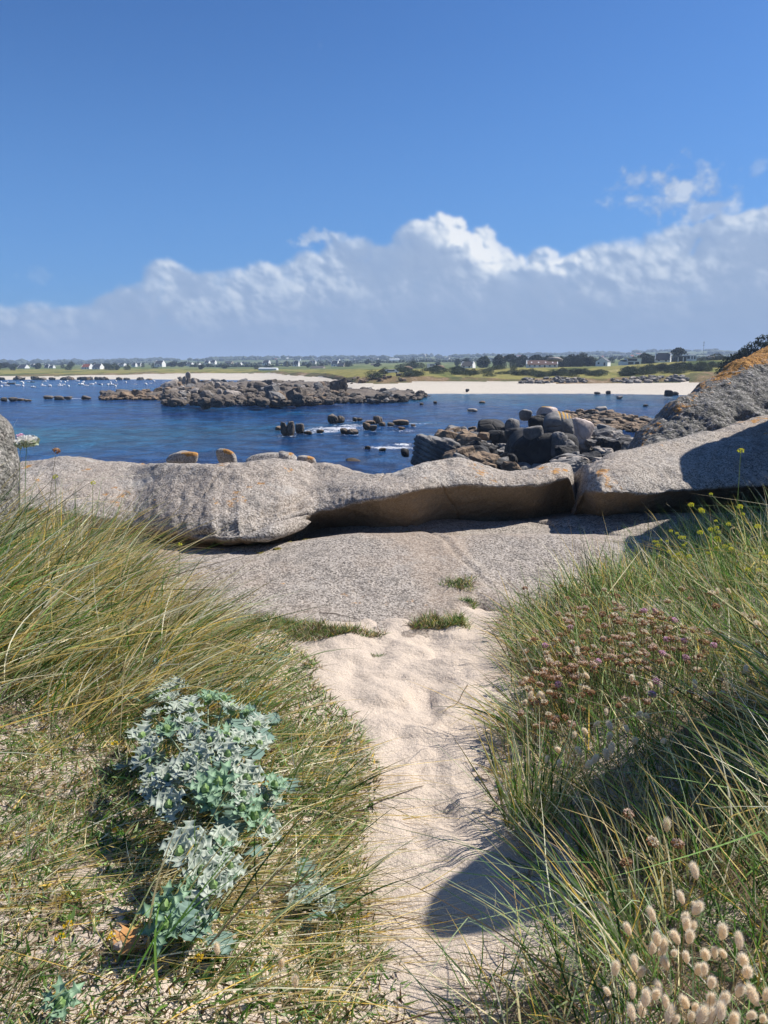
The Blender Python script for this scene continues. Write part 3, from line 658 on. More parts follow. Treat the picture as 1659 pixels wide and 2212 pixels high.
def scatter(n, poly_pts, zf, mats, size, group, label, name='rock', flat=0.75, seed=1, cat='rock', yscale=1.0, kind=None):
    r = np.random.default_rng(seed); pts = np.array(poly_pts, float); out = []
    lo, hi = pts.min(0), pts.max(0)
    def inside(x, y):
        c = False; j = len(pts) - 1
        for i in range(len(pts)):
            if (pts[i, 1] > y) != (pts[j, 1] > y) and x < (pts[j, 0] - pts[i, 0]) * (y - pts[i, 1]) / (pts[j, 1] - pts[i, 1]) + pts[i, 0]: c = not c
            j = i
        return c
    while len(out) < n:
        x, y = r.uniform(lo[0], hi[0]), r.uniform(lo[1], hi[1])
        if not inside(x, y): continue
        z = zf(x, y); p = atZ(x, y, z); s = r.uniform(*size) * (0.6 + 0.8 * r.random() ** 2)
        out.append(1)
        o = obj(name, rock_me(int(r.integers(NV)), mats[int(r.integers(len(mats)))]), loc=(p[0], p[1], z - 0.35 * s), rot=(r.uniform(-0.3, 0.3), r.uniform(-0.3, 0.3), r.uniform(0, 6.28)),
                scale=(s * r.uniform(0.7, 1.2), s * r.uniform(0.7, 1.2), s * flat * r.uniform(0.6, 1.15)))
        tag(o, label, cat, group)
scatter(60, [(950, 945), (990, 932), (1030, 935), (1085, 955), (1085, 975), (1000, 968), (960, 955)], lambda x, y: 0.6 + 0.5 * math.sin(x), ['brown', 'brown', 'tor'], (0.35, 0.95), 'brown boulders heaped left of the tor', 'brown boulder in the heap between the furrowed rock and the blocky boulder', seed=3)
scatter(60, [(1000, 985), (1090, 965), (1110, 1020), (1060, 1030), (960, 1010)], lambda x, y: 1.1 + (y - 975) * 0.02, ['tor', 'tor_dark', 'brown'], (0.35, 0.9), 'dark rubble below the tor', 'dark rock in the rubble between the furrowed rock and the black block', seed=4)
scatter(75, [(1225, 945), (1300, 925), (1372, 948), (1365, 985), (1300, 1010), (1220, 1020)], lambda x, y: 1.9 + (y - 940) * 0.015 + 0.4 * math.sin(x * 0.3), ['tor', 'tor', 'tor_dark', 'armour'], (0.55, 1.25), 'grey folded rocks right of the tor', 'smooth grey rock in the pile between the tor and the lichen boulder', seed=5, flat=0.6)
scatter(70, [(1215, 890), (1290, 893), (1400, 905), (1400, 925), (1290, 930), (1240, 915)], lambda x, y: 0.25, ['brown', 'brown', 'reef'], (0.5, 1.3), 'brown shore rocks right of the tor', 'low brown rock on the shore behind the tor', seed=6, flat=0.55)
place_rock(1300, 1362, 936, 962, 62, 'tor_dark', 'smooth black hump of rock left of the lichen boulder', 'rock', 'rock', seed=411, sub=4, k=7)

# ---- single rocks standing in the sea
SEA = [
 (606, 622, 910, 941, 'reef', 'tall left half of the split standing rock in the water'),
 (619, 637, 909, 941, 'reef', 'tall right half of the split standing rock in the water'),
 (638, 659, 914, 936, 'reef', 'rounded upright rock just right of the split standing rock'),
 (594, 607, 920, 929, 'brown', 'small rock left of the split standing rock'),
 (707, 731, 893, 915, 'reef', 'pyramid-shaped brown rock standing alone in the bay'),
 (726, 745, 897, 914, 'reef', 'shoulder rock on the right side of the pyramid rock'),
 (761, 772, 901, 910, 'reef', 'left of two small rocks beyond the breakers'),
 (770, 784, 902, 909, 'reef', 'right of two small rocks beyond the breakers'),
 (806, 827, 897, 915, 'reef', 'egg-shaped brown rock right of the breakers'),
 (783, 801, 912, 928, 'brown', 'tilted tan rock among the breakers'),
 (797, 815, 918, 931, 'reef', 'dark wedge rock below the egg-shaped rock'),
 (785, 812, 908, 916, 'brown', 'low flat ledge left of the egg-shaped rock'),
 (817, 833, 911, 920, 'brown', 'small low rock right of the egg-shaped rock'),
 (848, 884, 905, 918, 'brown', 'broad flat-topped brown rock in the bay'),
 (836, 852, 912, 920, 'reef', 'low rock touching the left of the flat-topped rock'),
 (734, 752, 924, 937, 'reef', 'left rock below the breakers'),
 (748, 776, 926, 938, 'reef', 'right rock below the breakers'),
 (683, 702, 927, 935, 'brown', 'low rock awash in the white breakers'),
 (655, 675, 930, 938, 'brown', 'low rock right of the standing rocks'),
 (859, 877, 922, 928, 'brown', 'submerged brown rock below the flat-topped rock'),
 (887, 898, 916, 921, 'brown', 'tiny rock right of the flat-topped rock'),
 (1009, 1031, 882, 889, 'armour', 'flat pale rock alone in the open bay'),
 (1034, 1048, 866, 871, 'brown', 'small brown rock far out near the beach'),
 (906, 915, 870, 875, 'reef', 'left of two dots of rock near the headland tip'),
 (936, 945, 866, 872, 'reef', 'right of two dots of rock near the headland tip'),
 (787, 801, 962, 970, 'brown', 'small brown rock in the near white wave'),
 (817, 834, 967, 974, 'brown', 'low brown rock in the near white wave'),
 (735, 789, 989, 1010, 'brown', 'smooth tan rock rising just above the crest of the long boulder'),
 (1011, 1030, 920, 928, 'brown', 'low rock left of the blocky boulder in the water'),
 (1285, 1313, 877, 892, 'armour', 'pale square rock in the bay right of the tor'),
 (1331, 1344, 855, 862, 'armour', 'small pale rock near the right beach'),
 (1388, 1400, 873, 878, 'brown', 'small brown rock by the lichen boulder'),
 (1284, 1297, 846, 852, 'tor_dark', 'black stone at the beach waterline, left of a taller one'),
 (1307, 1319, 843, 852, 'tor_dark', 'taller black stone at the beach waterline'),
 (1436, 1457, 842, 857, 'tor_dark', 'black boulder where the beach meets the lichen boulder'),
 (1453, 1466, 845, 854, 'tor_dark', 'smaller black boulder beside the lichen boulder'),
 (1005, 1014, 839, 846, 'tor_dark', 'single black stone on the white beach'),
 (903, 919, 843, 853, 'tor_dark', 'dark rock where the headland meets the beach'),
 (175, 197, 854, 863, 'reef', 'rounded brown rock alone left of the headland'),
 (96, 116, 854, 862, 'reef', 'pointed rock in the left chain of sea rocks'),
 (119, 138, 854, 864, 'reef', 'rock right of the pointed rock in the left chain'),
 (138, 156, 856, 863, 'reef', 'low rock at the right of the left chain'),
 (19, 38, 857, 867, 'reef', 'brown rock awash near the left edge'),
 (0, 16, 858, 867, 'reef', 'brown rock cut by the left edge'),
 (36, 52, 860, 866, 'brown', 'low rock near the left edge'),
 (53, 68, 862, 867, 'brown', 'tiny flat rock near the left edge'),
]
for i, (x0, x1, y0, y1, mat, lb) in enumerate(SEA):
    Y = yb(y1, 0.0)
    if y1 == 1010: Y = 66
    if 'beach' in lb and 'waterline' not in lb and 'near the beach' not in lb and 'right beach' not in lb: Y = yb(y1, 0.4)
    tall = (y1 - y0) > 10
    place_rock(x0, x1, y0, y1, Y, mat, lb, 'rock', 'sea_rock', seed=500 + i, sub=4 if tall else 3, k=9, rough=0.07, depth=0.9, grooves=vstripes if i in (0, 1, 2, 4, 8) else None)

# ---- headland
HEAD = [
 (400, 413, 802, 822, 300, 'armour', 'pale knob crowning the far tor on the headland'),
 (384, 395, 812, 832, 298, 'armour', 'left column of the far tor on the headland'),
 (393, 404, 811, 832, 297, 'armour', 'second column of the far tor on the headland'),
 (402, 412, 816, 833, 296, 'reef', 'dark middle block of the far tor'),
 (410, 428, 815, 831, 299, 'armour', 'right block of the far tor on the headland'),
 (376, 388, 822, 834, 292, 'reef', 'low dark block left of the far tor'),
 (447, 465, 823, 848, 225, 'reef', 'big upright block of the headland pile'),
 (463, 479, 824, 836, 226, 'armour', 'pale rounded block on top of the headland pile'),
 (436, 450, 833, 851, 222, 'reef', 'left flank block of the headland pile'),
 (466, 482, 838, 869, 190, 'armour', 'tall pale slab standing at the front of the headland'),
 (476, 490, 833, 850, 215, 'reef', 'right flank block of the headland pile'),
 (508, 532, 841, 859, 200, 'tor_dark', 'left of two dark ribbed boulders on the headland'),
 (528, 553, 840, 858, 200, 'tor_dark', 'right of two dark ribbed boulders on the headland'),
 (586, 601, 824, 857, 205, 'armour', 'pale pointed spire rock on the headland'),
 (577, 590, 840, 860, 203, 'reef', 'brown block left of the spire rock'),
 (600, 614, 843, 862, 200, 'reef', 'brown block right of the spire rock'),
 (614, 632, 841, 858, 205, 'armour', 'squat grey boulder beyond the spire rock'),
 (678, 701, 823, 848, 230, 'tor', 'grey triangular boulder near the headland root'),
 (402, 416, 838, 872, 180, 'reef', 'upright block at the front left of the headland'),
 (426, 444, 850, 872, 182, 'reef', 'square block at the front left of the headland'),
 (505, 520, 857, 872, 178, 'reef', 'small block at the front of the headland'),
 (556, 580, 846, 866, 190, 'reef', 'leaning block left of the spire'),
]
for i, (x0, x1, y0, y1, Y, mat, lb) in enumerate(HEAD):
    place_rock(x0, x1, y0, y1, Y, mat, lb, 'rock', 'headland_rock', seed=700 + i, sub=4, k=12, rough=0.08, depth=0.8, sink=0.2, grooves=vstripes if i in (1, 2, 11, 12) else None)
# rough reef base (uneven rock bed under the boulders)
xs_ = np.linspace(205, 935, 230); ts = np.linspace(0, 1, 60)
yfront = poly([(205, 862), (300, 862), (348, 866), (360, 874), (520, 876), (700, 874), (740, 868), (860, 865), (935, 858)], xs_)
yback = poly([(205, 858), (300, 852), (350, 848), (370, 829), (480, 826), (600, 822), (700, 826), (740, 846), (860, 846), (935, 853)], xs_)
Yf = atZ(xs_, yfront, 0.0)[:, 1]; Ybk = atZ(xs_, yback, 0.8)[:, 1]
YY = Yf[:, None] + (Ybk - Yf)[:, None] * ts[None]; dxr = ray(xs_, 0 * xs_ + 850)[0]; XX = dxr[:, None] * YY
zz = -0.7 + 1.5 * smooth(ts, 0, 0.35)[None] * (1 - smooth(ts, 0.85, 1))[None] + 1.3 * fb2(XX, YY, 0.16, 4, 9) + 0.5
ed = smooth(np.minimum(xs_ - 205, 935 - xs_), 0, 60)[:, None]; zz = -1.0 + (zz + 1.0) * ed
tag(obj('reef', mesh('reef', np.stack([XX, YY, zz], -1).reshape(-1, 3), grid_faces(*XX.shape)[:, ::-1], M['reef'])), kind='structure')
scatter(125, [(352, 870), (372, 835), (480, 832), (600, 828), (700, 832), (745, 848), (700, 868), (560, 872), (440, 872)], lambda x, y: 0.9 + 0.7 * math.sin(x * 0.13), ['reef', 'reef', 'brown', 'armour', 'tor'], (0.8, 2.1), 'boulders jumbled over the headland', 'weathered boulder in the jumble that covers the rocky headland', 'headland_rock', seed=11, flat=0.95)
scatter(45, [(352, 872), (372, 858), (560, 862), (740, 860), (735, 871), (560, 874)], lambda x, y: 0.3, ['reef', 'brown', 'brown'], (0.8, 1.9), 'rocks along the water edge of the headland', 'brown rock along the water edge of the headland', 'headland_rock', seed=12)
scatter(34, [(215, 862), (230, 851), (370, 848), (370, 861)], lambda x, y: 0.4, ['brown', 'reef'], (0.9, 2.1), 'rocks of the low spit left of the headland', 'brown rock in the low spit running left from the headland', 'headland_rock', seed=13)
scatter(58, [(740, 868), (745, 846), (800, 840), (880, 848), (925, 855), (900, 862), (820, 868)], lambda x, y: 0.5, ['reef', 'tor', 'tor_dark'], (0.6, 1.7), 'dark stones between the headland and the beach', 'dark stone in the rubble between the headland and the white beach', 'headland_rock', seed=14)
scatter(16, [(330, 834), (330, 829), (560, 822), (600, 826), (480, 832)], lambda x, y: 0.4, ['reef', 'tor'], (1.2, 2.4), 'rocks far back on the headland', 'dark rock far back behind the headland piles', 'headland_rock', seed=15)
def rubble(name, n, pts, zf, size, mat, label, seed):
    r = np.random.default_rng(seed); pts = np.array(pts, float); Vs, Fs, k = [], [], 0; lo, hi = pts.min(0), pts.max(0)
    base_ = [rock_shape(40 + i, 2, k=40, rough=0.14, planes=7) for i in range(8)]; c = 0
    def inside(x, y):
        q = False; j = len(pts) - 1
        for i in range(len(pts)):
            if (pts[i, 1] > y) != (pts[j, 1] > y) and x < (pts[j, 0] - pts[i, 0]) * (y - pts[i, 1]) / (pts[j, 1] - pts[i, 1]) + pts[i, 0]: q = not q
            j = i
        return q
    while c < n:
        x, y = r.uniform(lo[0], hi[0]), r.uniform(lo[1], hi[1])
        if not inside(x, y): continue
        z = zf(x, y); p = atZ(x, y, z); s = r.uniform(*size) * (0.5 + r.random() ** 2); V, Fc = base_[int(r.integers(8))]; a = r.uniform(0, 6.28)
        Rm = np.array([[math.cos(a), -math.sin(a), 0], [math.sin(a), math.cos(a), 0], [0, 0, 1]])
        Vs.append((V * [s * r.uniform(0.8, 1.5), s, s * r.uniform(0.5, 0.95)]) @ Rm.T + p + [0, 0, 0.15 * s]); Fs.append(Fc + k); k += len(V); c += 1
    return tag(obj(name, mesh(name, np.vstack(Vs), np.vstack(Fs), M[mat], smooth=False)), label, kind='stuff')
rubble('reef_rubble', 1500, [(352, 872), (372, 834), (480, 828), (600, 824), (700, 826), (745, 846), (735, 868), (560, 873)], lambda x, y: 0.55 + 0.8 * math.sin(x * 0.13) ** 2, (0.35, 1.0), 'reef', 'small stones between the boulders of the headland', 31)
rubble('reef_rubble', 900, [(735, 868), (745, 845), (800, 838), (880, 846), (930, 856), (900, 863), (820, 869)], lambda x, y: 0.35, (0.25, 0.75), 'reef', 'stones strewn between the headland and the white beach', 32)
rubble('reef_rubble', 260, [(215, 863), (230, 853), (370, 850), (370, 863)], lambda x, y: 0.2, (0.4, 1.0), 'brown', 'small stones of the low spit', 33)
rubble('shore_rubble', 500, [(1215, 892), (1290, 895), (1405, 905), (1405, 930), (1290, 935), (1240, 920)], lambda x, y: 0.1, (0.2, 0.6), 'brown', 'small stones on the shore behind the tor', 34)
rubble('shore_rubble', 700, [(950, 950), (1000, 938), (1090, 960), (1250, 950), (1370, 955), (1365, 1010), (1100, 1030), (960, 1010)], lambda x, y: 0.8 + max(0, (x - 1180)) * 0.006, (0.15, 0.5), 'tor', 'small stones among the rocks round the tor', 35)
place_rock(348, 364, 865, 874, yb(874), 'brown', 'low rock at the left foot of the headland', 'rock', 'sea_rock', seed=91, sub=3)
place_rock(366, 392, 866, 874, yb(874), 'brown', 'second low rock at the left foot of the headland', 'rock', 'sea_rock', seed=92, sub=3)
place_rock(604, 632, 869, 877, yb(877), 'brown', 'brown rock at the front foot of the headland', 'rock', 'sea_rock', seed=93, sub=3)
place_rock(662, 690, 868, 877, yb(877), 'reef', 'dark rock at the right foot of the headland', 'rock', 'sea_rock', seed=94, sub=3)

# ------------------------------------------------------------------ far land, beach
cols = {  # x: shore y then (Y, y) for sand top, scarp top, dune, house ground, fields, far fields, hill
 -900: (824, (500, 816), (530, 808), (650, 802), (850, 796), (1200, 792), (2000, 787), (3500, 778)),
 0: (821, (495, 816), (530, 809), (650, 802), (850, 796), (1200, 792), (2000, 788), (3500, 782)),
 200: (820, (540, 812), (560, 807), (680, 801), (850, 796), (1200, 791), (2000, 787), (3500, 781)),
 330: (820, (560, 808), (575, 805), (690, 800), (850, 795), (1200, 791), (2000, 786), (3500, 778)),
 560: (822, (530, 806), (545, 803), (650, 800), (800, 796), (1200, 790), (2000, 783), (3500, 773)),
 700: (832, (400, 815), (420, 806), (500, 802), (650, 797), (1000, 790), (2000, 782), (3500, 773)),
 760: (850, (290, 828), (300, 817), (380, 801), (550, 796), (1000, 789), (2000, 780), (3500, 773)),
 900: (852, (290, 826), (305, 812), (400, 799), (600, 796), (1000, 787), (2000, 777), (3500, 770)),
 1100: (851, (275, 828), (290, 818), (380, 796), (600, 794), (1000, 785), (2000, 776), (3500, 769)),
 1300: (851, (275, 826), (285, 817), (350, 794), (480, 792), (900, 783), (2000, 774), (3500, 764)),
 1480: (854, (268, 824), (280, 812), (340, 780), (480, 781), (900, 780), (2000, 772), (3500, 759)),
 1659: (858, (255, 824), (270, 812), (330, 775), (480, 777), (900, 778), (2000, 770), (3500, 757)),
 2600: (858, (255, 824), (270, 812), (330, 775), (480, 777), (900, 778), (2000, 770), (3500, 757)),
}
cx = np.array(sorted(cols)); K = 8
ctrlY = np.zeros((len(cx), K)); ctrlZ = np.zeros((len(cx), K))
for i, x in enumerate(cx):
    c = cols[x]; ctrlY[i, 0] = atZ(829.5, c[0], 0)[1] - 3; ctrlZ[i, 0] = -0.25
    for j, (Yq, yq) in enumerate(c[1:]): ctrlY[i, j + 1] = Yq; ctrlZ[i, j + 1] = atY(829.5, yq, Yq)[2]
xs_ = np.concatenate([np.arange(-900, -40, 20), np.arange(-40, 1700, 6), np.arange(1700, 2601, 20)]); sub_ = [10, 8, 16, 14, 12, 12, 14]
def colinterp(A): return np.stack([gsm(np.interp(xs_, cx, A[:, j]), 3) for j in range(K)], 1)
CY, CZ = colinterp(ctrlY), colinterp(ctrlZ)
rowsY, rowsZ, band = [], [], []
for j in range(K - 1):
    for s in range(sub_[j]):
        t = s / sub_[j]; te = t if j != 1 else t ** 0.7
        rowsY.append(CY[:, j] * (1 - t) + CY[:, j + 1] * t); rowsZ.append(CZ[:, j] * (1 - te) + CZ[:, j + 1] * te); band.append(j + t)
rowsY.append(CY[:, -1]); rowsZ.append(CZ[:, -1]); band.append(K - 1.0)
rowsY.append(CY[:, -1] + 1500); rowsZ.append(CZ[:, -1] - 30); band.append(K)
LY = np.stack(rowsY, 1); LZ = np.stack(rowsZ, 1); band = np.array(band)
LX = ray(xs_, 0 * xs_ + 800)[0][:, None] * LY
lump = np.interp(band, [0, 0.9, 1.3, 2, 3, 4, 5, 6, 7], [0, 0.1, 0.9, 1.3, 0.55, 0.3, 0.8, 4, 9])
LZ = LZ + lump[None] * fb2(LX, LY, 0.045, 4, 17) * 0.9 + 0.0
if True:  # far hills roll
    LZ[:, band >= 5.5] += 6 * fb2(LX[:, band >= 5.5], LY[:, band >= 5.5], 0.0022, 3, 18)
nb = len(band)
edge = 1.0 + 0.30 * fb2(LX, LY, 0.03, 4, 19) * 1.5
bidx = np.where(band[None] < edge, 0, np.where(band[None] < 1.9 + 0.8 * fb2(LX, LY, 0.05, 3, 20), 1, np.where(band[None] < 3.6, 2, 3)))
f = grid_faces(*LX.shape)[:, ::-1]; fm = bidx[:-1, :-1].ravel()
V = np.stack([LX, LY, LZ], -1).reshape(-1, 3)
def submesh(V, f, sel): 
    f = f[sel]; u, inv = np.unique(f, return_inverse=True); return V[u], inv.reshape(f.shape)
for nm, ids, mt in (('beach', [0], 'beach'), ('dune_land', [1, 2], None), ('far_fields', [3], 'field')):
    sel = np.isin(fm, ids); v2, f2 = submesh(V, f, sel)
    if mt: me = mesh(nm, v2, f2, M[mt])
    else: me = mesh(nm, v2, f2, mats=[M['scarp'], M['dune']], midx=(fm[sel] - 1))
    tag(obj(nm, me), kind='structure')
def landz(x, Y):
    """height of the far land at survey column x and distance Y"""
    i = int(np.argmin(np.abs(xs_ - x))); return float(np.interp(Y, LY[i], LZ[i]))

# ------------------------------------------------------------------ sea
azs = np.concatenate([np.radians(np.linspace(-180, -42, 40, endpoint=False)), np.radians(np.linspace(-42, 42, 420, endpoint=False)), np.radians(np.linspace(42, 180, 41))])
rs = np.concatenate([np.linspace(22, 50, 20, endpoint=False), np.geomspace(50, 420, 300), np.geomspace(440, 9000, 40)])
A, Rr = np.meshgrid(azs, rs, indexing='ij'); X, Yg = np.sin(A) * Rr, np.cos(A) * Rr
foam = np.zeros_like(X)
def blob(x, y, rx, ry, amt):
    global foam
    p = atZ(x, y, 0.0); foam = np.maximum(foam, amt * np.exp(-(((X - p[0]) / rx) ** 2 + ((Yg - p[1]) / ry) ** 2)))
for b in [(725, 926, 3.6, 4.0, 1.05), (695, 931, 2.6, 2.4, 0.9), (760, 919, 3.0, 3.0, 0.85), (668, 934, 2.0, 2.2, 0.7), (845, 967, 2.9, 1.6, 1.05), (870, 960, 1.2, 1.6, 1.1), (815, 968, 2.0, 1.0, 0.75), (800, 924, 2, 2, 0.6), (770, 940, 3, 1.6, 0.45), (900, 915, 4, 1.5, 0.6),
          (590, 873, 6, 3, 0.6), (700, 869, 5, 3, 0.65), (495, 873, 6, 2.5, 0.55), (20, 864, 5, 3, 0.9), (150, 861, 6, 3, 0.75), (385, 868, 3, 2, 0.8), (1255, 905, 3, 2, 0.6), (1340, 900, 3, 2, 0.5), (875, 930, 2, 4, 0.5), (620, 941, 2.4, 1.5, 0.5), (770, 908, 3, 2, 0.5)]: blob(*b)
for (x0, x1, y0, y1, mt_, lb_) in SEA:
    if y1 < 1000: blob((x0 + x1) / 2, y1 + 0.6, (x1 - x0) / F_OV * yb(y1) * 0.62, 1.4, 0.5)
for xx in range(350, 740, 9): blob(xx, 874.5, 3.0, 2.2, 0.42)
for xx in range(930, 1440, 14): blob(xx, 852, 5, 4, 0.50)
def shal(x, y, rx, ry, a): 
    p = atZ(x, y, 0.0); return a * np.exp(-(((X - p[0]) / rx) ** 2 + ((Yg - p[1]) / ry) ** 2))
shallow = shal(150, 945, 22, 12, 0.75) + shal(60, 935, 18, 9, 0.6) + shal(1330, 857, 60, 30, 0.8) + shal(1150, 862, 50, 14, 0.35) + shal(430, 930, 16, 6, 0.3)
z = 0.06 * fb2(X, Yg, 0.5, 2, 88) * (Rr < 300)
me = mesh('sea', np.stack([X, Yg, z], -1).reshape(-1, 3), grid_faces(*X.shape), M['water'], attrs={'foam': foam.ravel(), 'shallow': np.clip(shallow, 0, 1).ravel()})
tag(obj('sea', me), kind='structure')

# ------------------------------------------------------------------ trees
M['crown'] = foliage_mat('tree_crown', 0.12, 0.7)
M['bark'] = plain('bark', (0.09, 0.065, 0.045), 0.9)
def crown_arrays(seed, lobes, n, leaf, dark=(0.022, 0.038, 0.016), light=(0.06, 0.085, 0.03)):
    """leaf clumps (small triangles) spread through several lobes; unit tree of height 1 on the ground"""
    r = np.random.default_rng(seed); L = np.array(lobes, float)
    vol = L[:, 3] * L[:, 4] * L[:, 5]; idx = r.choice(len(L), n, p=vol / vol.sum())
    d = r.normal(size=(n, 3)); d /= np.linalg.norm(d, axis=1, keepdims=True); rad = r.random(n) ** 0.33
    rad = np.where(r.random(n) < 0.7, 0.75 + 0.33 * r.random(n), rad)
    c = L[idx, :3] + d * rad[:, None] * L[idx, 3:6]
    c = c * (1 + 0.0) + 0.05 * fbm(c * 6, 2, seed)[:, None]
    a = r.normal(size=(n, 3)); a /= np.linalg.norm(a, axis=1, keepdims=True); b = np.cross(a, r.normal(size=(n, 3))); b /= np.linalg.norm(b, axis=1, keepdims=True)
    s = leaf * r.uniform(0.6, 1.5, n)[:, None]
    V = np.stack([c + a * s, c + b * s, c - a * s * 0.7 - b * s * 0.5], 1).reshape(-1, 3)
    t = r.random(n)[:, None] ** 1.5; colr = np.array(dark) * (1 - t) + np.array(light) * t
    return V, np.arange(3 * n).reshape(-1, 3), np.repeat(colr, 3, 0)
def trunk_arrays(h, r0, lean=0.0, segs=7, top=0.4):
    V, Fc = [], []
    for i in range(4):
        t = i / 3; rr = r0 * (1 - (1 - top) * t)
        for k in range(segs): V.append((lean * t * t + rr * math.cos(k * 2 * math.pi / segs), rr * math.sin(k * 2 * math.pi / segs), h * t))
    for i in range(3):
        for k in range(segs): Fc.append([i * segs + k, i * segs + (k + 1) % segs, (i + 1) * segs + (k + 1) % segs, (i + 1) * segs + k])
    return V, Fc
KIND = {
 'round': [(0, 0, 0.55, 0.34, 0.34, 0.30), (0.28, 0.05, 0.45, 0.22, 0.22, 0.2), (-0.27, -0.05, 0.42, 0.24, 0.24, 0.22), (0.1, 0.1, 0.78, 0.2, 0.2, 0.18), (-0.1, 0, 0.2, 0.3, 0.3, 0.18)],
 'pine': [(0, 0, 0.80, 0.42, 0.36, 0.13), (0.34, 0, 0.66, 0.26, 0.24, 0.12), (-0.30, 0, 0.68, 0.28, 0.24, 0.12), (0.05, 0.1, 0.92, 0.24, 0.2, 0.09), (0.1, 0, 0.52, 0.2, 0.2, 0.1), (-0.15, 0.1, 0.48, 0.2, 0.16, 0.08)],
 'bush': [(0, 0, 0.38, 0.6, 0.55, 0.42), (0.5, 0.1, 0.28, 0.42, 0.4, 0.32), (-0.5, -0.1, 0.30, 0.42, 0.4, 0.34), (0.15, 0.1, 0.68, 0.3, 0.28, 0.28)],
 'cypress': [(-0.1, 0, 0.30, 0.55, 0.4, 0.26), (0.25, 0, 0.48, 0.5, 0.4, 0.2), (0.5, 0, 0.66, 0.45, 0.35, 0.17), (0.72, 0, 0.85, 0.35, 0.3, 0.13), (-0.5, 0, 0.18, 0.3, 0.3, 0.12)],
}
_cm, _tm = {}, {}
def tree(x, w_ov, ytop, Y, kind, label, group=None, name='tree', parts=True, tone=0, base=None, n=None):
    p = atY(x, ytop, Y); zb = landz(x, Y) if base is None else base
    h = max(1.0, p[2] - zb + 0.2); wd = w_ov / F_OV * Y
    v = random.randrange(3); key = (kind, v, tone)
    if key not in _cm:
        tones = [((0.022, 0.038, 0.016), (0.060, 0.085, 0.03)), ((0.012, 0.022, 0.012), (0.032, 0.048, 0.02)), ((0.04, 0.055, 0.02), (0.10, 0.12, 0.04))][tone]
        V, Fc, C = crown_arrays(900 + v * 7 + len(_cm), KIND[kind], n or (1500 if kind != 'cypress' else 5200), 0.045 if kind != 'cypress' else 0.026, *tones)
        _cm[key] = mesh('crown', V, Fc, M['crown'], smooth=False, col=C)
        tv, tf = trunk_arrays(0.7, 0.035, 0.05); _tm[key] = mesh('trunk', tv, tf, M['bark'])
    sx_ = wd / 2 / {'round': 0.52, 'pine': 0.6, 'bush': 0.92, 'cypress': 0.95}[kind]
    if parts and kind != 'bush':
        root = empty(name, (p[0], Y, zb), 0 if kind == 'cypress' else random.uniform(-0.6, 0.6)); root.scale = (sx_, sx_, h)
        obj('crown', _cm[key], root); obj('trunk', _tm[key], root)
    else:
        root = obj(name, _cm[key], loc=(p[0], Y, zb), rot=(0, 0, random.uniform(-0.5, 0.5)), scale=(sx_, sx_, h))
    return tag(root, label, 'shrub' if kind == 'bush' else 'tree', group)
# named trees
tree(1606, 128, 724, 165, 'cypress', 'big dark windswept cypress rising behind the lichen boulder, cut by the right edge', name='cypress_tree', tone=1, base=5.2)
tree(1588, 44, 752, 160, 'cypress', 'dark lower limb-like cypress left of the big one behind the lichen boulder', name='cypress_tree', tone=1, base=5.0)
for x, w_, yt, Yq, kd, tn, lb in [
 (1045, 34, 767, 560, 'round', 0, 'loose tree at the left end of the dark wood'), (1078, 34, 764, 560, 'round', 1, 'dark round tree second from the left in the wood'),
 (1103, 36, 766, 570, 'pine', 1, 'flat-topped dark tree left of the long house'), (1130, 38, 765, 590, 'round', 1, 'dark tree directly behind the long house left gable'),
 (1158, 34, 767, 590, 'pine', 1, 'dark flat-topped tree behind the long house roof'), (1185, 34, 766, 590, 'round', 1, 'dark tree behind the long house roof at right'),
 (1210, 30, 769, 590, 'round', 0, 'green tree just right of the long house'), (1232, 34, 764, 520, 'round', 1, 'tall dark tree left of the biggest tree in the wood'),
 (1256, 40, 760, 520, 'round', 1, 'biggest dark tree between the long house and the white gable house'), (1275, 30, 768, 510, 'round', 1, 'dark tree touching the white gable house'),
 (1394, 44, 761, 520, 'round', 1, 'rounded dark tree right of the modern white house'), (1466, 36, 752, 520, 'pine', 1, 'windswept flat pine behind the flat-roofed house'),
 (1489, 20, 764, 530, 'round', 0, 'small tree between the flat-roofed house and the white block'), (1548, 48, 762, 400, 'bush', 1, 'wide low dark tree alone on the dune right of the houses'),
 (8, 34, 782, 900, 'round', 1, 'dark tree at the left edge of the far shore'), (28, 24, 786, 850, 'round', 0, 'second dark tree from the left edge'),
 (374, 26, 779, 1000, 'round', 1, 'dark tree right of the tall white house, left of its pair'), (392, 24, 781, 1000, 'round', 1, 'dark tree right of the tall white house, right of its pair'),
 (875, 46, 783, 560, 'bush', 0, 'green thicket left of the dune houses'), (905, 40, 782, 560, 'bush', 2, 'light green thicket in the middle distance'), (892, 26, 779, 620, 'round', 0, 'green tree above the middle thicket'),
 (1006, 20, 772, 640, 'round', 1, 'dark tree behind the white-gabled grey cottage')]:
    tree(x, w_, yt, Yq, kd, lb, name='tree' if kd != 'bush' else 'shrub', tone=tn)
r_ = random.Random(5)
for i in range(46):       # understorey closing the dark wood behind the houses
    x = r_.choice([r_.uniform(1036, 1290), r_.uniform(1205, 1290), r_.uniform(1370, 1415), r_.uniform(1500, 1600)]); Yq = r_.uniform(500, 600)
    gz = landz(x, Yq); yg = 790.7 - (gz - EYE) / Yq * 1721
    tree(x, r_.uniform(18, 34), min(yg - 7, r_.uniform(768, 776)), Yq, r_.choice(['bush', 'bush', 'round']), 'dark tree in the wood behind the white cottages', 'trees of the wood behind the cottages', parts=False, name='tree', tone=r_.choice([1, 1, 0]))
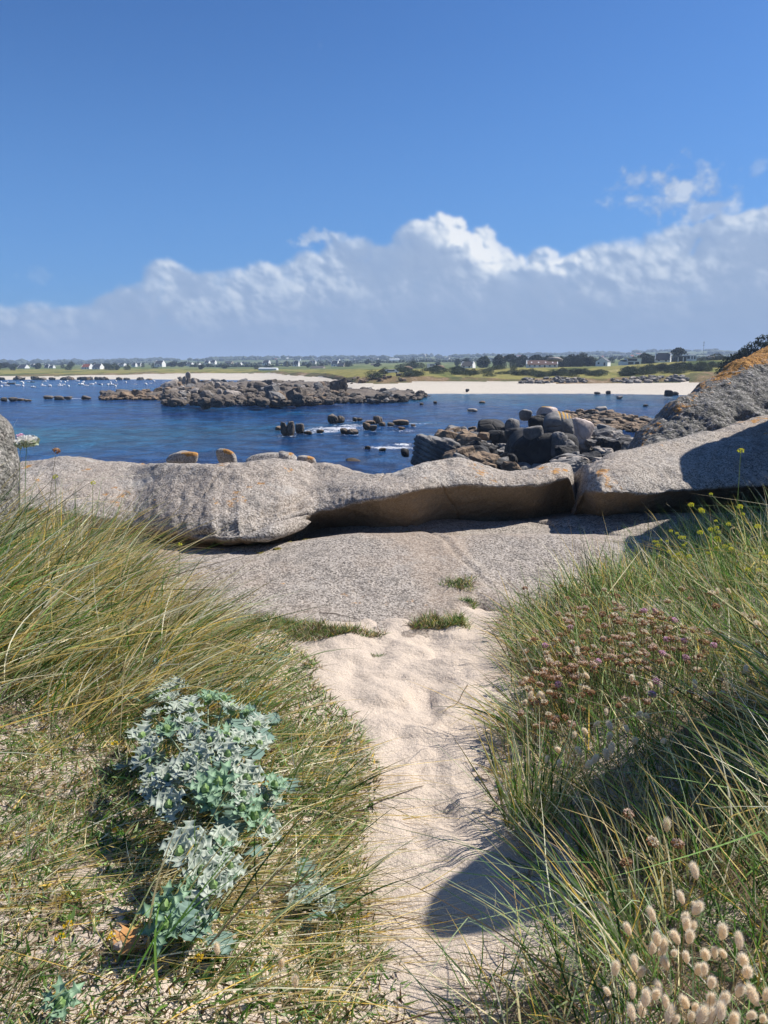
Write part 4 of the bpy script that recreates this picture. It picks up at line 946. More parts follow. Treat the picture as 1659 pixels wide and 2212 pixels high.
for i in range(110):      # trees along the far shore
    x = r_.uniform(-60, 1500); Yq = r_.uniform(700, 1500)
    gz = landz(x, Yq); yg = 790.7 - (gz - EYE) / Yq * 1721
    hgt = r_.uniform(3.5, 8); tree(x, r_.uniform(8, 17) * 900 / Yq, yg - hgt / Yq * 1721, Yq, r_.choice(['round', 'round', 'bush']), 'small dark tree among the far houses', 'trees among the far houses', parts=False, name='tree', tone=r_.choice([0, 0, 1]))
for i in range(150):       # dark scrub behind the beach
    if i < 105: x = r_.choice([r_.uniform(1130, 1300), r_.uniform(1340, 1480), r_.uniform(1400, 1640)]); Yq = r_.uniform(288, 318)
    else: x = r_.uniform(770, 1130); Yq = r_.uniform(295, 380)
    gz = landz(x, Yq); yg = 790.7 - (gz - EYE) / Yq * 1721; hh = r_.uniform(1.2, 2.6)
    tree(x, r_.uniform(18, 46), yg - hh / Yq * 1721, Yq, 'bush', 'dark green shrub on the dune behind the white beach', 'shrubs on the dunes', parts=False, name='shrub', tone=r_.choice([0, 0, 1, 2]), n=700)
# far hedges and woods: merged, nobody could count them
def lumps(name, spec, colr):
    D, Fc = ico(1); r = np.random.default_rng(44); Vs, Fs, k = [], [], 0; Cs = []
    for x, Yq, w_, h_ in spec:
        z0 = landz(min(max(x, -890), 2590), Yq); dx = float(ray(x, 790)[0])
        q = D * (1 + 0.5 * r.random(len(D))[:, None] - 0.25) * [w_ / 2, w_ / 2, h_ * 0.62] + [dx * Yq, Yq, z0 + h_ * 0.3]
        Vs.append(q); Fs.append(Fc + k); k += len(D); Cs.append(np.tile(np.array(colr) * r.uniform(0.6, 1.5), (len(D), 1)))
    return tag(obj(name, mesh(name, np.vstack(Vs), np.vstack(Fs), M['crown'], smooth=False, col=np.vstack(Cs))), kind='stuff')
sp = []
for i in range(1500):
    x = r_.uniform(-300, 2000); Yq = r_.choice([3450, 3300, 3000, 2600]) + r_.uniform(-60, 60)
    if (vn(np.array([[x * 0.012, Yq * 0.002, 3.3]]), 9)[0]) > -0.08: sp.append((x, Yq, r_.uniform(18, 40), r_.uniform(7, 15)))
tag(lumps('far_woodland', sp, (0.035, 0.05, 0.022)), 'blue-hazed woods along the hills on the horizon', 'wood')
sp = []
for row in range(26):
    Yq = r_.uniform(900, 2500); x0 = r_.uniform(-100, 1650); ln = r_.uniform(60, 420)
    for x in np.arange(x0, x0 + ln, 9 * 1000 / Yq): sp.append((float(x), Yq + (x - x0) * r_.uniform(-0.1, 0.1), r_.uniform(5, 10), r_.uniform(2, 6)))
tag(lumps('hedgerows', sp, (0.03, 0.045, 0.018)), 'dark hedges between the fields beyond the shore', 'hedges')

# ------------------------------------------------------------------ houses
M['render'] = plain('white_render', (0.78, 0.77, 0.74), 0.9, 0.05, 0.5)
M['stone_wall'] = plain('stone_wall', (0.34, 0.30, 0.25), 0.9, 0.3, 1.2)
M['slate'] = plain('slate_roof', (0.075, 0.08, 0.09), 0.6, 0.25, 1.5)
M['red_tile'] = plain('red_tile_roof', (0.33, 0.10, 0.055), 0.8, 0.2, 1.5)
M['brown_tile'] = plain('brown_tile_roof', (0.13, 0.075, 0.06), 0.8, 0.2, 1.5)
M['thatch'] = plain('grey_roof', (0.13, 0.12, 0.105), 0.9, 0.2, 1.5)
M['window_glass'] = plain('window_glass', (0.03, 0.035, 0.045), 0.15, 0.1, 1.0, spec=0.6)
M['chimney'] = plain('chimney_stone', (0.45, 0.42, 0.38), 0.9)
M['greenhouse'] = plain('greenhouse_film', (0.70, 0.72, 0.74), 0.4, 0.05)
def box_arr(x0, x1, y0, y1, z0, z1):
    V = [(x, y, z) for z in (z0, z1) for y in (y0, y1) for x in (x0, x1)]
    return V, [[0, 2, 3, 1], [4, 5, 7, 6], [0, 1, 5, 4], [2, 6, 7, 3], [0, 4, 6, 2], [1, 3, 7, 5]]
def join(parts):
    V, Fc = [], []
    for v, f in parts: k = len(V); V += list(v); Fc += [[i + k for i in q] for q in f]
    return V, Fc
def house(x0, x1, yt, ybs, Yq, label, roof='slate', wall='render', ridge='x', yaw=-0.35, chim=2, wins=3, eave=0.5, group=None, W_=None, cat='house', door=True, skylights=0):
    wv = (x1 - x0) / F_OV * Yq * 0.985; p = atY((x0 + x1) / 2, ybs, Yq); z1 = atY(x0, yt, Yq)[2]; H = z1 - p[2]
    ca, sa = abs(math.cos(yaw)), abs(math.sin(yaw)); Wd = W_ or min(7.5, wv * 0.6)
    Ln = max(3.0, (wv - Wd * sa) / ca)
    Hr = H * (0.93 if chim else 1.0)
    root = empty('house', (p[0], Yq, p[2] - 0.3), yaw); hx, hy = Ln / 2, Wd / 2
    if ridge == 'y': hx, hy = hx, hx * 1.2
    he = Hr * eave + 0.3; hr = Hr + 0.3
    if ridge == 'x':
        V = [(-hx, -hy, 0), (hx, -hy, 0), (hx, hy, 0), (-hx, hy, 0), (-hx, -hy, he), (hx, -hy, he), (hx, hy, he), (-hx, hy, he), (-hx, 0, hr), (hx, 0, hr)]
        Fc = [[0, 1, 5, 4], [1, 2, 6, 9, 5], [2, 3, 7, 6], [3, 0, 4, 8, 7]]; gy0 = -hy
        o, th = 0.25, 0.18
        R1 = [(-hx - 0.02, -hy - o, he - o * (hr - he) / hy + 0.05), (hx + 0.02, -hy - o, he - o * (hr - he) / hy + 0.05), (hx + 0.02, 0, hr + 0.05), (-hx - 0.02, 0, hr + 0.05)]
        R2 = [(a, -b, c) for a, b, c in R1]
        rv = R1 + [(a, b, c + th) for a, b, c in R1] + R2 + [(a, b, c + th) for a, b, c in R2]
        rf = []
        for k in (0, 8): rf += [[k, k + 3, k + 2, k + 1], [k + 4, k + 5, k + 6, k + 7], [k, k + 1, k + 5, k + 4], [k + 1, k + 2, k + 6, k + 5], [k + 3, k, k + 4, k + 7]]
    else:
        V = [(-hx, -hy, 0), (hx, -hy, 0), (hx, hy, 0), (-hx, hy, 0), (-hx, -hy, he), (hx, -hy, he), (hx, hy, he), (-hx, hy, he), (0, -hy, hr), (0, hy, hr)]
        Fc = [[0, 1, 5, 8, 4], [1, 2, 6, 5], [2, 3, 7, 9, 6], [3, 0, 4, 7]]
        R1 = [(hx + 0.2, -hy - 0.02, he - 0.1), (hx + 0.2, hy, he - 0.1), (0, hy, hr + 0.05), (0, -hy - 0.02, hr + 0.05)]; R2 = [(-a, b, c) for a, b, c in R1]
        rv = R1 + [(a, b, c + 0.18) for a, b, c in R1] + R2 + [(a, b, c + 0.18) for a, b, c in R2]; rf = []
        for k in (0, 8): rf += [[k, k + 1, k + 2, k + 3], [k + 4, k + 7, k + 6, k + 5], [k, k + 3, k + 7, k + 4], [k, k + 4, k + 5, k + 1], [k + 1, k + 5, k + 6, k + 2]]
    obj('wall', mesh('wall', V, Fc, M[wall], smooth=False), root)
    rf_o = obj('roof', mesh('roof', rv, rf, M[roof], smooth=False), root)
    if ridge == 'x' and wins >= 2 and wall == 'render':
        for sg in (-1, 1):
            a_, b_ = sorted((sg * (hx - 0.05), sg * (hx + 0.38))); up = 0.35
            gv = [(xx, yy, zz_) for xx in (a_, b_) for yy, zz_ in ((-hy - 0.1, 0), (hy + 0.1, 0), (hy + 0.1, he + up), (0, hr + up), (-hy - 0.1, he + up))]
            obj('gable', mesh('gable', gv, [[4, 3, 2, 1, 0], [5, 6, 7, 8, 9], [0, 1, 6, 5], [1, 2, 7, 6], [2, 3, 8, 7], [3, 4, 9, 8], [4, 0, 5, 9]], M[wall], smooth=False), root)
    for k in range(chim):
        cxx = (-hx + 0.5 if k == 0 else hx - 0.5) if ridge == 'x' else 0; cyy = 0 if ridge == 'x' else (-hy + 0.6 if k == 0 else hy - 0.6)
        v, f_ = box_arr(cxx - 0.4, cxx + 0.4, cyy - 0.5, cyy + 0.5, hr - 1.0, hr + H * 0.09)
        obj('chimney', mesh('chimney', v, f_, M['chimney' if wall != 'render' else 'render'], smooth=False), rf_o)
    for k in range(wins):
        cxx = -hx + (k + 0.5) * 2 * hx / wins + (0.0 if k != wins // 2 else 0.0)
        isd = door and k == wins // 2 and wins > 1
        z0 = 0.3 if isd else he * 0.45; zt = min(he * 0.85, z0 + (2.0 if isd else 1.3))
        v, f_ = box_arr(cxx - 0.5, cxx + 0.5, -hy - 0.04, -hy + 0.1, z0, zt)
        obj('door' if isd else 'window', mesh('window', v, f_, M['window_glass'], smooth=False), root)
    if H > 4 and ridge == 'x':
        v, f_ = box_arr(hx - 0.1, hx + 0.04, -0.45, 0.45, he * 0.9, he * 0.9 + 1.2); obj('window', mesh('window', v, f_, M['window_glass'], smooth=False), root)
    for k in range(skylights):
        cxx = -hx * 0.7 + k * 1.4 * hx / max(1, skylights - 1); t = 0.45; yy = -hy * (1 - t); zz_ = he + (hr - he) * t; sl_ = (hr - he) / hy
        v = [(cxx - 0.4, yy - 0.4, zz_ - 0.4 * sl_ + 0.33), (cxx + 0.4, yy - 0.4, zz_ - 0.4 * sl_ + 0.33), (cxx + 0.4, yy + 0.4, zz_ + 0.4 * sl_ + 0.33), (cxx - 0.4, yy + 0.4, zz_ + 0.4 * sl_ + 0.33)]
        v += [(a, b, c - 0.3) for a, b, c in v]
        obj('skylight', mesh('skylight', v, [[0, 1, 2, 3], [7, 6, 5, 4], [0, 4, 5, 1], [1, 5, 6, 2], [2, 6, 7, 3], [3, 7, 4, 0]], M['render'], smooth=False), rf_o)
    return tag(root, label, cat, group)
house(1137, 1203, 778, 794, 470, 'long low white cottage with brown-red roof, skylights and white gable ends', 'brown_tile', wins=6, eave=0.42, skylights=4, yaw=-0.12, W_=7)
house(1287, 1318, 773, 790, 470, 'small white house with dark roof and white gable facing us', 'slate', ridge='y', yaw=-0.5, chim=0, wins=2, eave=0.5)
house(1414, 1449, 762, 781, 430, 'tall steep dark-roofed house with two white chimney gables on the dune', 'slate', eave=0.22, yaw=-0.42, wins=2)
house(996, 1026, 781, 794, 480, 'low grey-roofed cottage with a bright white right gable', 'thatch', eave=0.3, yaw=-0.45, wins=2)
house(335, 357, 779, 792, 800, 'tallest white house on the far left shore, with chimney gables and white walls', 'slate', eave=0.5)
house(178, 201, 786, 798, 800, 'house with bright red tiled roof on the far left shore', 'red_tile', eave=0.45)
house(201, 224, 786, 798, 780, 'white-gabled grey-roofed house beside the red-roofed one', 'slate', eave=0.4)
house(40, 63, 788, 799, 850, 'white house with grey roof nearest the left edge', 'slate', eave=0.4)
house(67, 76, 786, 792, 1000, 'tiny white gable right of the leftmost white house', 'slate', eave=0.6)
house(97, 109, 787, 797, 900, 'left of a pair of white houses left of the red roof', 'slate', eave=0.4)
house(107, 119, 789, 797, 880, 'right of a pair of white houses left of the red roof', 'slate', eave=0.5)
house(256, 273, 785, 791, 1000, 'low white house between the red roof and the tallest white house', 'slate', eave=0.5)
house(285, 296, 784, 792, 950, 'white house left of the tallest white house, left of a pair', 'slate', eave=0.5)
house(295, 307, 784, 791, 960, 'white house left of the tallest white house, right of a pair', 'slate', eave=0.5)
house(403, 418, 783, 790, 1050, 'small white house right of the dark pair of trees', 'slate', eave=0.5)
house(418, 434, 785, 789, 1100, 'long low pale building right of the dark trees', 'thatch', eave=0.5)
house(442, 454, 779, 789, 1050, 'grey-white gabled house above the far tor, left one', 'slate', eave=0.55)
house(454, 468, 778, 789, 1060, 'grey-white gabled house above the far tor, right one', 'slate', eave=0.55)
house(485, 505, 780, 788, 1050, 'dark-roofed house right of the far tor', 'slate', 'stone_wall', eave=0.5)
house(509, 523, 783, 791, 1000, 'white house with a low annex right of the far tor', 'slate', eave=0.6)
house(568, 584, 778, 789, 950, 'whitewashed house with two chimneys left of centre', 'slate', eave=0.5)
house(612, 622, 781, 790, 980, 'small grey house beside the steep white gable left of centre', 'slate', 'stone_wall', eave=0.5)
house(634, 647, 779, 791, 900, 'steep white gable house left of centre', 'slate', eave=0.4)
house(675, 683, 779, 787, 1100, 'narrow grey house with chimney left of centre', 'slate', eave=0.6)
house(716, 732, 779, 792, 850, 'white house with chimney standing on the low rise at centre', 'slate', eave=0.5)
house(728, 746, 784, 794, 800, 'dark-roofed stone house in front of the white one at centre', 'slate', 'stone_wall', eave=0.4)
house(670, 704, 791, 799, 700, 'long grey-roofed stone barn left of centre', 'thatch', 'stone_wall', eave=0.35, chim=0)
house(800, 821, 785, 792, 900, 'long low grey house right of centre', 'thatch', 'stone_wall', eave=0.4)
house(974, 991, 778, 785, 1300, 'pale low house behind the white-gabled cottage', 'greenhouse', eave=0.5, chim=0)
house(903, 918, 778, 785, 1400, 'white house left of two below the water tower', 'slate', eave=0.5)
house(919, 934, 777, 785, 1400, 'white-gabled house right of two below the water tower', 'slate', eave=0.4)
for i in range(34):
    x = r_.uniform(500, 1560); Yq = r_.uniform(1500, 2700); gz = landz(x, Yq); yg = 790.7 - (gz - EYE) / Yq * 1721; w_ = r_.uniform(6, 13); hh = r_.uniform(5, 8)
    house(x, x + w_, yg - hh / Yq * 1721, yg, Yq, 'tiny pale house on the hazy hillside', r_.choice(['slate', 'slate', 'thatch', 'red_tile']), group='tiny houses on the hazy hills', wins=0, chim=1, eave=0.5, yaw=r_.uniform(-0.7, 0.4))
for i, (x0, x1, y0, y1, Yq) in enumerate([(841, 863, 775, 779, 1800), (560, 600, 795, 799, 620), (1690, 1720, 776, 780, 900), (1110, 1150, 773, 776, 2000), (1258, 1280, 770, 774, 1900)]):
    house(x0, x1, y0, y1, Yq, ['long white greenhouse on the hill left of the water tower', 'flat white polytunnel in the field left of centre', 'pale greenhouse behind the big cypress', 'long pale greenhouse behind the dark wood', 'white greenhouse on the hill above the white gable house'][i], 'greenhouse', 'greenhouse', wins=0, chim=0, eave=0.6, cat='greenhouse', yaw=-0.05, W_=9)
def flat_block(name, x0, x1, yt, ybs, Yq, parts, label):
    wv = (x1 - x0) / F_OV * Yq; p = atY((x0 + x1) / 2, ybs, Yq); H = atY(x0, yt, Yq)[2] - p[2]
    root = empty(name, (p[0], Yq, p[2] - 0.3), -0.1)
    for nm, a, b, c, d, e, f_, mt in parts:
        v, q = box_arr(-wv / 2 + a * wv, -wv / 2 + b * wv, c, d, e * H, f_ * H + 0.3); obj(nm, mesh(nm, v, q, M[mt], smooth=False), root)
    return tag(root, label, 'house')
flat_block('modern_house', 1340, 1381, 773, 788, 450, [('wall', 0, 1, -3, 5, 0, 0.5, 'render'), ('upper_floor', 0.28, 1, -3.5, 5, 0.52, 0.98, 'render'), ('window', 0.32, 0.78, -3.56, -3.4, 0.62, 0.86, 'window_glass'),
    ('window', 0.35, 0.62, -3.06, -2.9, 0.12, 0.42, 'window_glass'), ('window', 0.7, 0.9, -3.06, -2.9, 0.12, 0.42, 'window_glass'), ('sloping_wing', 0.06, 0.28, -3, 4, 0.5, 0.7, 'slate'), ('roof_slab', 0.26, 1.02, -3.8, 5.2, 0.99, 1.03, 'chimney')], 'modern white two-storey house with long window bands, left of the steep dark roof')
flat_block('flat_roofed_house', 1453, 1478, 769, 781, 440, [('wall', 0, 1, -3, 4, 0, 0.85, 'window_glass'), ('roof', -0.04, 1.04, -3.5, 4.5, 0.86, 0.98, 'slate'), ('pillar', 0.3, 0.36, -3.2, -3.05, 0, 0.85, 'render'), ('pillar', 0.72, 0.78, -3.2, -3.05, 0, 0.85, 'render')], 'dark flat-roofed glazed house below the windswept pine')
flat_block('white_block_house', 1479, 1500, 765, 779, 440, [('wall', 0, 1, -3, 4, 0, 0.85, 'render'), ('upper_floor', 0.5, 0.9, -2, 4, 0.86, 1.0, 'render'), ('window', 0.1, 0.35, -3.06, -2.9, 0.35, 0.7, 'window_glass'), ('window', 0.5, 0.62, -3.06, -2.9, 0.3, 0.7, 'window_glass'), ('window', 0.75, 0.9, -3.06, -2.9, 0.3, 0.7, 'window_glass')], 'white cubic house right of the flat-roofed one')
# water tower, mast, camper van on the dune road
p = atY(917, 778, 2100); root = empty('water_tower', (p[0], 2100, p[2] - 6)); hh = atY(917, 765, 2100)[2] - p[2] + 6
def lathe(profile, n=16):
    V, Fc = [], []
    for r0, z0 in profile:
        for k in range(n): V.append((r0 * math.cos(2 * math.pi * k / n), r0 * math.sin(2 * math.pi * k / n), z0))
    for i in range(len(profile) - 1):
        for k in range(n): Fc.append([i * n + k, i * n + (k + 1) % n, (i + 1) * n + (k + 1) % n, (i + 1) * n + k])
    return V, Fc
obj('tower_shaft', mesh('shaft', *lathe([(3.4, 0), (2.8, hh * 0.55)]), M['chimney']), root)
obj('tank', mesh('tank', *lathe([(2.8, hh * 0.55), (4.3, hh * 0.62), (4.3, hh * 0.95), (0.1, hh)]), M['chimney']), root)
tag(root, 'grey concrete water tower on the far hill', 'water tower')
p = atY(1519, 762, 1600); hh = atY(1519, 737, 1600)[2] - p[2] + 8; root = empty('radio_mast', (p[0], 1600, p[2] - 8))
obj('mast', mesh('mast', *lathe([(0.55, 0), (0.3, hh), (0.01, hh)], 6), M['thatch']), root)
for k in range(3): obj('antenna', mesh('antenna', *box_arr(-1.2, 1.2, -0.2, 0.2, hh * (0.7 + 0.1 * k), hh * (0.7 + 0.1 * k) + 1.2), M['thatch'], smooth=False), root)
tag(root, 'thin radio mast on the hill at the right', 'mast')
M['van_paint'] = plain('van_paint', (0.78, 0.78, 0.78), 0.35, 0.03); M['tyre'] = plain('tyre', (0.02, 0.02, 0.02), 0.9)
def vehicle(x, y, Yq, Ln, Wd, H, label, cat, yaw):
    z0 = landz(x, Yq); dx = float(ray(x, 800)[0]); root = empty(cat.replace(' ', '_'), (dx * Yq, Yq, z0 + 0.1), yaw)
    b = bmesh.new(); prof = [(-Ln / 2, 0.4), (Ln / 2, 0.4), (Ln / 2, H * 0.5), (Ln * 0.42, H * 0.56), (Ln * 0.30, H), (-Ln / 2 + 0.1, H), (-Ln / 2, H * 0.9)]
    vs = [[b.verts.new((a, s * Wd / 2, c)) for a, c in prof] for s in (-1, 1)]; n = len(prof)
    b.faces.new(vs[0]); b.faces.new(vs[1][::-1])
    for k in range(n): b.faces.new([vs[0][k], vs[1][k], vs[1][(k + 1) % n], vs[0][(k + 1) % n]][::-1])
    me = bpy.data.meshes.new('van_body'); b.to_mesh(me); b.free(); me.materials.append(M['van_paint']); obj('body', me, root)
    for sx_ in (-0.33, 0.33):
        for sy_ in (-1, 1):
            v, f_ = lathe([(0.02, -0.1), (0.34, -0.1), (0.34, 0.1), (0.02, 0.1)], 12); obj('wheel', mesh('wheel', v, f_, M['tyre']), root, loc=(sx_ * Ln, sy_ * Wd / 2, 0.34), rot=(math.pi / 2, 0, 0))
    obj('window', mesh('window', *box_arr(-Ln * 0.28, Ln * 0.22, -Wd / 2 - 0.02, -Wd / 2 + 0.05, H * 0.6, H * 0.85), M['window_glass'], smooth=False), root)
    tag(root, label, cat)
vehicle(933, 796, 470, 5.6, 2.2, 2.9, 'white camper van parked on the dune road at centre', 'camper van', 0.2)
vehicle(845, 800, 330, 6.5, 2.2, 1.7, 'low white van parked above the centre beach', 'van', 0.0)

# ------------------------------------------------------------------ boulders lining the beach
def onland(n, x0, x1, Y0, Y1, size, label, group, mats, seed):
    r = np.random.default_rng(seed)
    for i in range(n):
        x = r.uniform(x0, x1); Yq = r.uniform(Y0, Y1); s = r.uniform(*size); z0 = landz(x, Yq); dx = float(ray(x, 820)[0])
        o = obj('beach_boulder', rock_me(int(r.integers(NV)), mats[int(r.integers(len(mats)))]), loc=(dx * Yq, Yq, z0 - 0.3 * s), rot=(r.uniform(-0.3, 0.3), r.uniform(-0.3, 0.3), r.uniform(0, 6.28)), scale=(s * r.uniform(0.8, 1.4), s, s * 0.8))
        tag(o, label, 'rock', group)
onland(58, 1322, 1480, 266, 276, (0.6, 1.15), 'boulder in the row of stones at the back of the right beach', 'boulders lining the right beach', ['armour', 'armour', 'tor'], 61)
onland(48, 1125, 1270, 272, 284, (0.5, 1.0), 'grey stone scattered below the dark scrub left of the beach path', 'stones below the scrub', ['armour', 'tor'], 62)
onland(22, 740, 900, 292, 306, (0.5, 1.2), 'rock below the dune scarp at centre', 'rocks below the dune scarp', ['brown', 'reef'], 63)
onland(34, 0, 340, 452, 470, (0.9, 2.0), 'dark rock on the shore of the far left beach', 'rocks on the far left shore', ['reef', 'tor_dark', 'brown'], 64)
place_rock(1268 / 1 - 88, 1214, 770, 780, 455, 'armour', 'pale rock tor beside the long cottage', 'rock', 'dune_boulder', seed=812, sub=3)
place_rock(1106 + 422, 1106 + 437, 770, 777, 340, 'armour', 'pale boulder on the dune crest right of the houses', 'rock', 'dune_boulder', seed=813, sub=3)
place_rock(870, 892, 790, 801, 420, 'brown', 'brown rock outcrop on the dune at centre', 'rock', 'dune_boulder', seed=814, sub=3)
place_rock(935, 962, 788, 799, 430, 'brown', 'low ochre outcrop right of the centre thicket', 'rock', 'dune_boulder', seed=815, sub=3)

# ------------------------------------------------------------------ boats
M['hull'] = plain('white_hull', (0.80, 0.80, 0.80), 0.3, 0.03); M['hull_dark'] = plain('dark_hull', (0.05, 0.06, 0.06), 0.4); M['hull_blue'] = plain('blue_hull', (0.06, 0.14, 0.30), 0.35)
M['motor'] = plain('outboard', (0.03, 0.03, 0.035), 0.4); M['buoy'] = plain('buoy', (0.75, 0.72, 0.68), 0.5); M['spar'] = plain('spar', (0.6, 0.6, 0.6), 0.3)
def hull_mesh(mat):
    V, Fc = [], []; n = 9
    for i in range(n):
        t = i / (n - 1); x = -0.5 + t; wv = 0.19 * (1 - max(0, (t - 0.35) / 0.65) ** 2.2) + 0.003; zt = 0.16 + 0.09 * t * t
        V += [(x + 0.03 * t, -wv, zt), (x, -wv * 0.8, 0.02), (x - 0.03 * t, 0, -0.05), (x, wv * 0.8, 0.02), (x + 0.03 * t, wv, zt), (x, wv * 0.75, zt - 0.05), (x, -wv * 0.75, zt - 0.05)]
    for i in range(n - 1):
        for k in range(7): a = i * 7 + k; b = i * 7 + (k + 1) % 7; Fc.append([a, b, b + 7, a + 7])
    Fc += [[0, 6, 5, 4, 3, 2, 1], [(n - 1) * 7 + k for k in range(7)]]
    return mesh('hull', V, Fc, mat)
hulls = {k: hull_mesh(M[k]) for k in ('hull', 'hull_dark', 'hull_blue')}
cabv = [(-0.12, -0.12, 0.12), (0.22, -0.10, 0.14), (0.22, 0.10, 0.14), (-0.12, 0.12, 0.12), (-0.10, -0.10, 0.31), (0.08, -0.09, 0.32), (0.08, 0.09, 0.32), (-0.10, 0.10, 0.31)]
cabf = [[0, 1, 5, 4], [1, 2, 6, 5], [2, 3, 7, 6], [3, 0, 4, 7], [4, 5, 6, 7]]
cab_me = mesh('cabin', cabv, cabf, M['hull'], smooth=False)
win_me = mesh('windscreen', *box_arr(-0.07, 0.10, -0.115, 0.115, 0.20, 0.27), M['window_glass'], smooth=False)
mot_me = mesh('outboard_motor', *box_arr(-0.58, -0.50, -0.04, 0.04, 0.05, 0.27), M['motor'], smooth=False)
mast_me = mesh('mast', *lathe([(0.012, 0.1), (0.008, 1.45), (0.001, 1.45)], 6), M['spar'])
boom_me = mesh('boom', *box_arr(-0.42, 0.05, -0.012, 0.012, 0.34, 0.37), M['spar'], smooth=False)
BO = [(10, 829, 10, 'hull', 1, 0, 'white motorboat at the left edge of the moored fleet, nearest the water front'), (17, 826, 7, 'hull_blue', 1, 0, 'small boat with coloured hull near the left edge'), (15, 834 - 0, 9, 'hull', 1, 0, 'white boat lowest and leftmost of the fleet'),
 (25, 830, 14, 'hull_dark', 0, 0, 'long dark open boat near the left edge'), (39, 833, 9, 'hull', 1, 0, 'white cabin boat right of the dark open boat'), (47, 826, 8, 'hull', 1, 0, 'white boat behind, between the dark boat and the next pair'),
 (62, 826, 7, 'hull', 0, 0, 'small white open boat in the back row'), (72, 837, 10, 'hull', 1, 0, 'white cabin boat low in the fleet between two masts'), (94, 834, 9, 'hull', 0, 0, 'white open boat left of the taller sailing boat'), (97, 825, 8, 'hull', 1, 0, 'white boat in the back row behind the open boat'),
 (130, 834, 9, 'hull', 0, 1, 'sailing boat with a tall mast'), (138, 832, 8, 'hull', 1, 0, 'white motorboat just right of the mast'), (168, 824, 7, 'hull', 1, 0, 'small white motorboat in the back row, middle'), (176, 832, 13, 'hull', 1, 0, 'large white motorboat, left of a close pair'),
 (187, 834, 9, 'hull', 1, 0, 'white motorboat, right of a close pair'), (198, 831, 9, 'hull', 1, 0, 'white cabin boat right of the close pair'), (218, 831, 9, 'hull_blue', 0, 0, 'grey-blue boat between two white ones'), (240, 832, 13, 'hull', 1, 0, 'largest white motorboat on the right of the fleet'),
 (252, 831, 6, 'hull', 0, 0, 'small white boat beside the largest'), (293, 831, 6, 'hull', 0, 0, 'small white dinghy alone on the right'), (325, 829, 6, 'hull', 0, 0, 'white dinghy farther right, alone'), (364, 828, 9, 'hull', 1, 0, 'rightmost white boat, left of the far tor'), (71, 826, 8, 'hull_dark', 0, 1, 'sailing boat with a mast in the back row')]
for i, (x, y, w_, hl, cb, ms, lb) in enumerate(BO):
    Yq = yb(y, 0.0); yaw = r_.uniform(-0.5, 0.5) + (math.pi if i % 3 else 0); Ln = w_ / F_OV * Yq / abs(math.cos(yaw)) * 1.1
    dx = float(ray(x, y)[0]); root = empty('sailing_boat' if ms else 'motorboat', (dx * Yq, Yq, 0.02), yaw); root.scale = (Ln,) * 3
    obj('hull', hulls[hl], root)
    if cb: obj('cabin', cab_me, root); obj('windscreen', win_me, root)
    if ms: obj('mast', mast_me, root); obj('boom', boom_me, root); obj('cabin', cab_me, root, scale=(1, 1, 0.7))
    else: obj('outboard_motor', mot_me, root)
    tag(root, lb, 'boat', 'boats moored in the far bay')
bv, bf = ico(2); bmesh_ = mesh('buoy', bv * [0.45, 0.45, 0.5] + [0, 0, 0.25], bf, M['buoy'])
for i in range(26):
    x = r_.uniform(0, 345); y = r_.uniform(823, 836); Yq = yb(y, 0); dx = float(ray(x, y)[0])
    tag(obj('buoy', bmesh_, loc=(dx * Yq, Yq, 0)), 'small white mooring buoy floating among the moored boats', 'buoy', 'mooring buoys in the far bay')

# ------------------------------------------------------------------ haze
hm, hg = newmat('haze_air')
hg.t.links.new(hg.n('VolumePrincipled', {'Color': (0.60, 0.76, 1.0), 'Density': HAZE_DENSITY, 'Anisotropy': 0.0}).outputs[0], hg.n('OutputMaterial').inputs['Volume'])
v, f_ = box_arr(-9500, 9500, -200, 9500, -45, 95)
tag(obj('haze', mesh('haze', v, f_, hm, smooth=False)), kind='stuff')

# ------------------------------------------------------------------ plants in the foreground
PR = np.random.default_rng(2024)
def unit(v): return v / (np.linalg.norm(v, axis=-1, keepdims=True) + 1e-9)
def blades(root, d0, L, w, bend, c0, c1, segs=6, seed=0, fold=False):
    """curved, tapering grass blades: every argument is per blade"""
    r = np.random.default_rng(seed); n = len(root); t = np.linspace(0, 1, segs + 1)
    L = np.broadcast_to(L, (n,))[:, None, None]; w = np.broadcast_to(w, (n,))[:, None, None]
    tt = t[None, :, None]
    brk = (r.random((n, 1, 1)) < 0.16) * np.clip(tt - r.uniform(0.45, 0.8, (n, 1, 1)), 0, 1) * 1.3
    kink = r.normal(size=(n, 1, 3)) * 0.05 * (tt ** 2) + brk * (r.normal(size=(n, 1, 3)) * [0.8, 0.8, 0.3] + [0, 0, -0.5])
    P_ = root[:, None] + L * (tt * d0[:, None] + tt ** 2 * bend[:, None] + kink)
    T = unit(np.gradient(P_, axis=1))
    side = unit(np.cross(T, np.repeat(unit(r.normal(size=(n, 3)) + [0, 0.8, 0.2])[:, None], segs + 1, 1)))
    wd = w * np.clip(1 - tt ** 2.2, 0.04, 1) * (0.55 + 0.45 * np.minimum(1, tt * 4))
    V = np.stack([P_ - side * wd / 2, P_ + side * wd / 2], 2)
    k = np.arange(segs)[None, :, None]; base = (np.arange(n) * (segs + 1) * 2)[:, None, None]
    Fc = base + np.concatenate([2 * k, 2 * k + 1, 2 * k + 3, 2 * k + 2], -1)
    C = c0[:, None] * (1 - tt) + c1[:, None] * tt
    C = np.repeat(C[:, :, None], 2, 2)
    return V.reshape(-1, 3), Fc.reshape(-1, 4), C.reshape(-1, 3)
def merge(sets):
    Vs, Fs, Cs, k = [], [], [], 0
    for V, Fc, C in sets: Vs.append(V); Fs.append(Fc + k); Cs.append(C); k += len(V)
    return np.vstack(Vs), np.vstack(Fs), np.vstack(Cs)
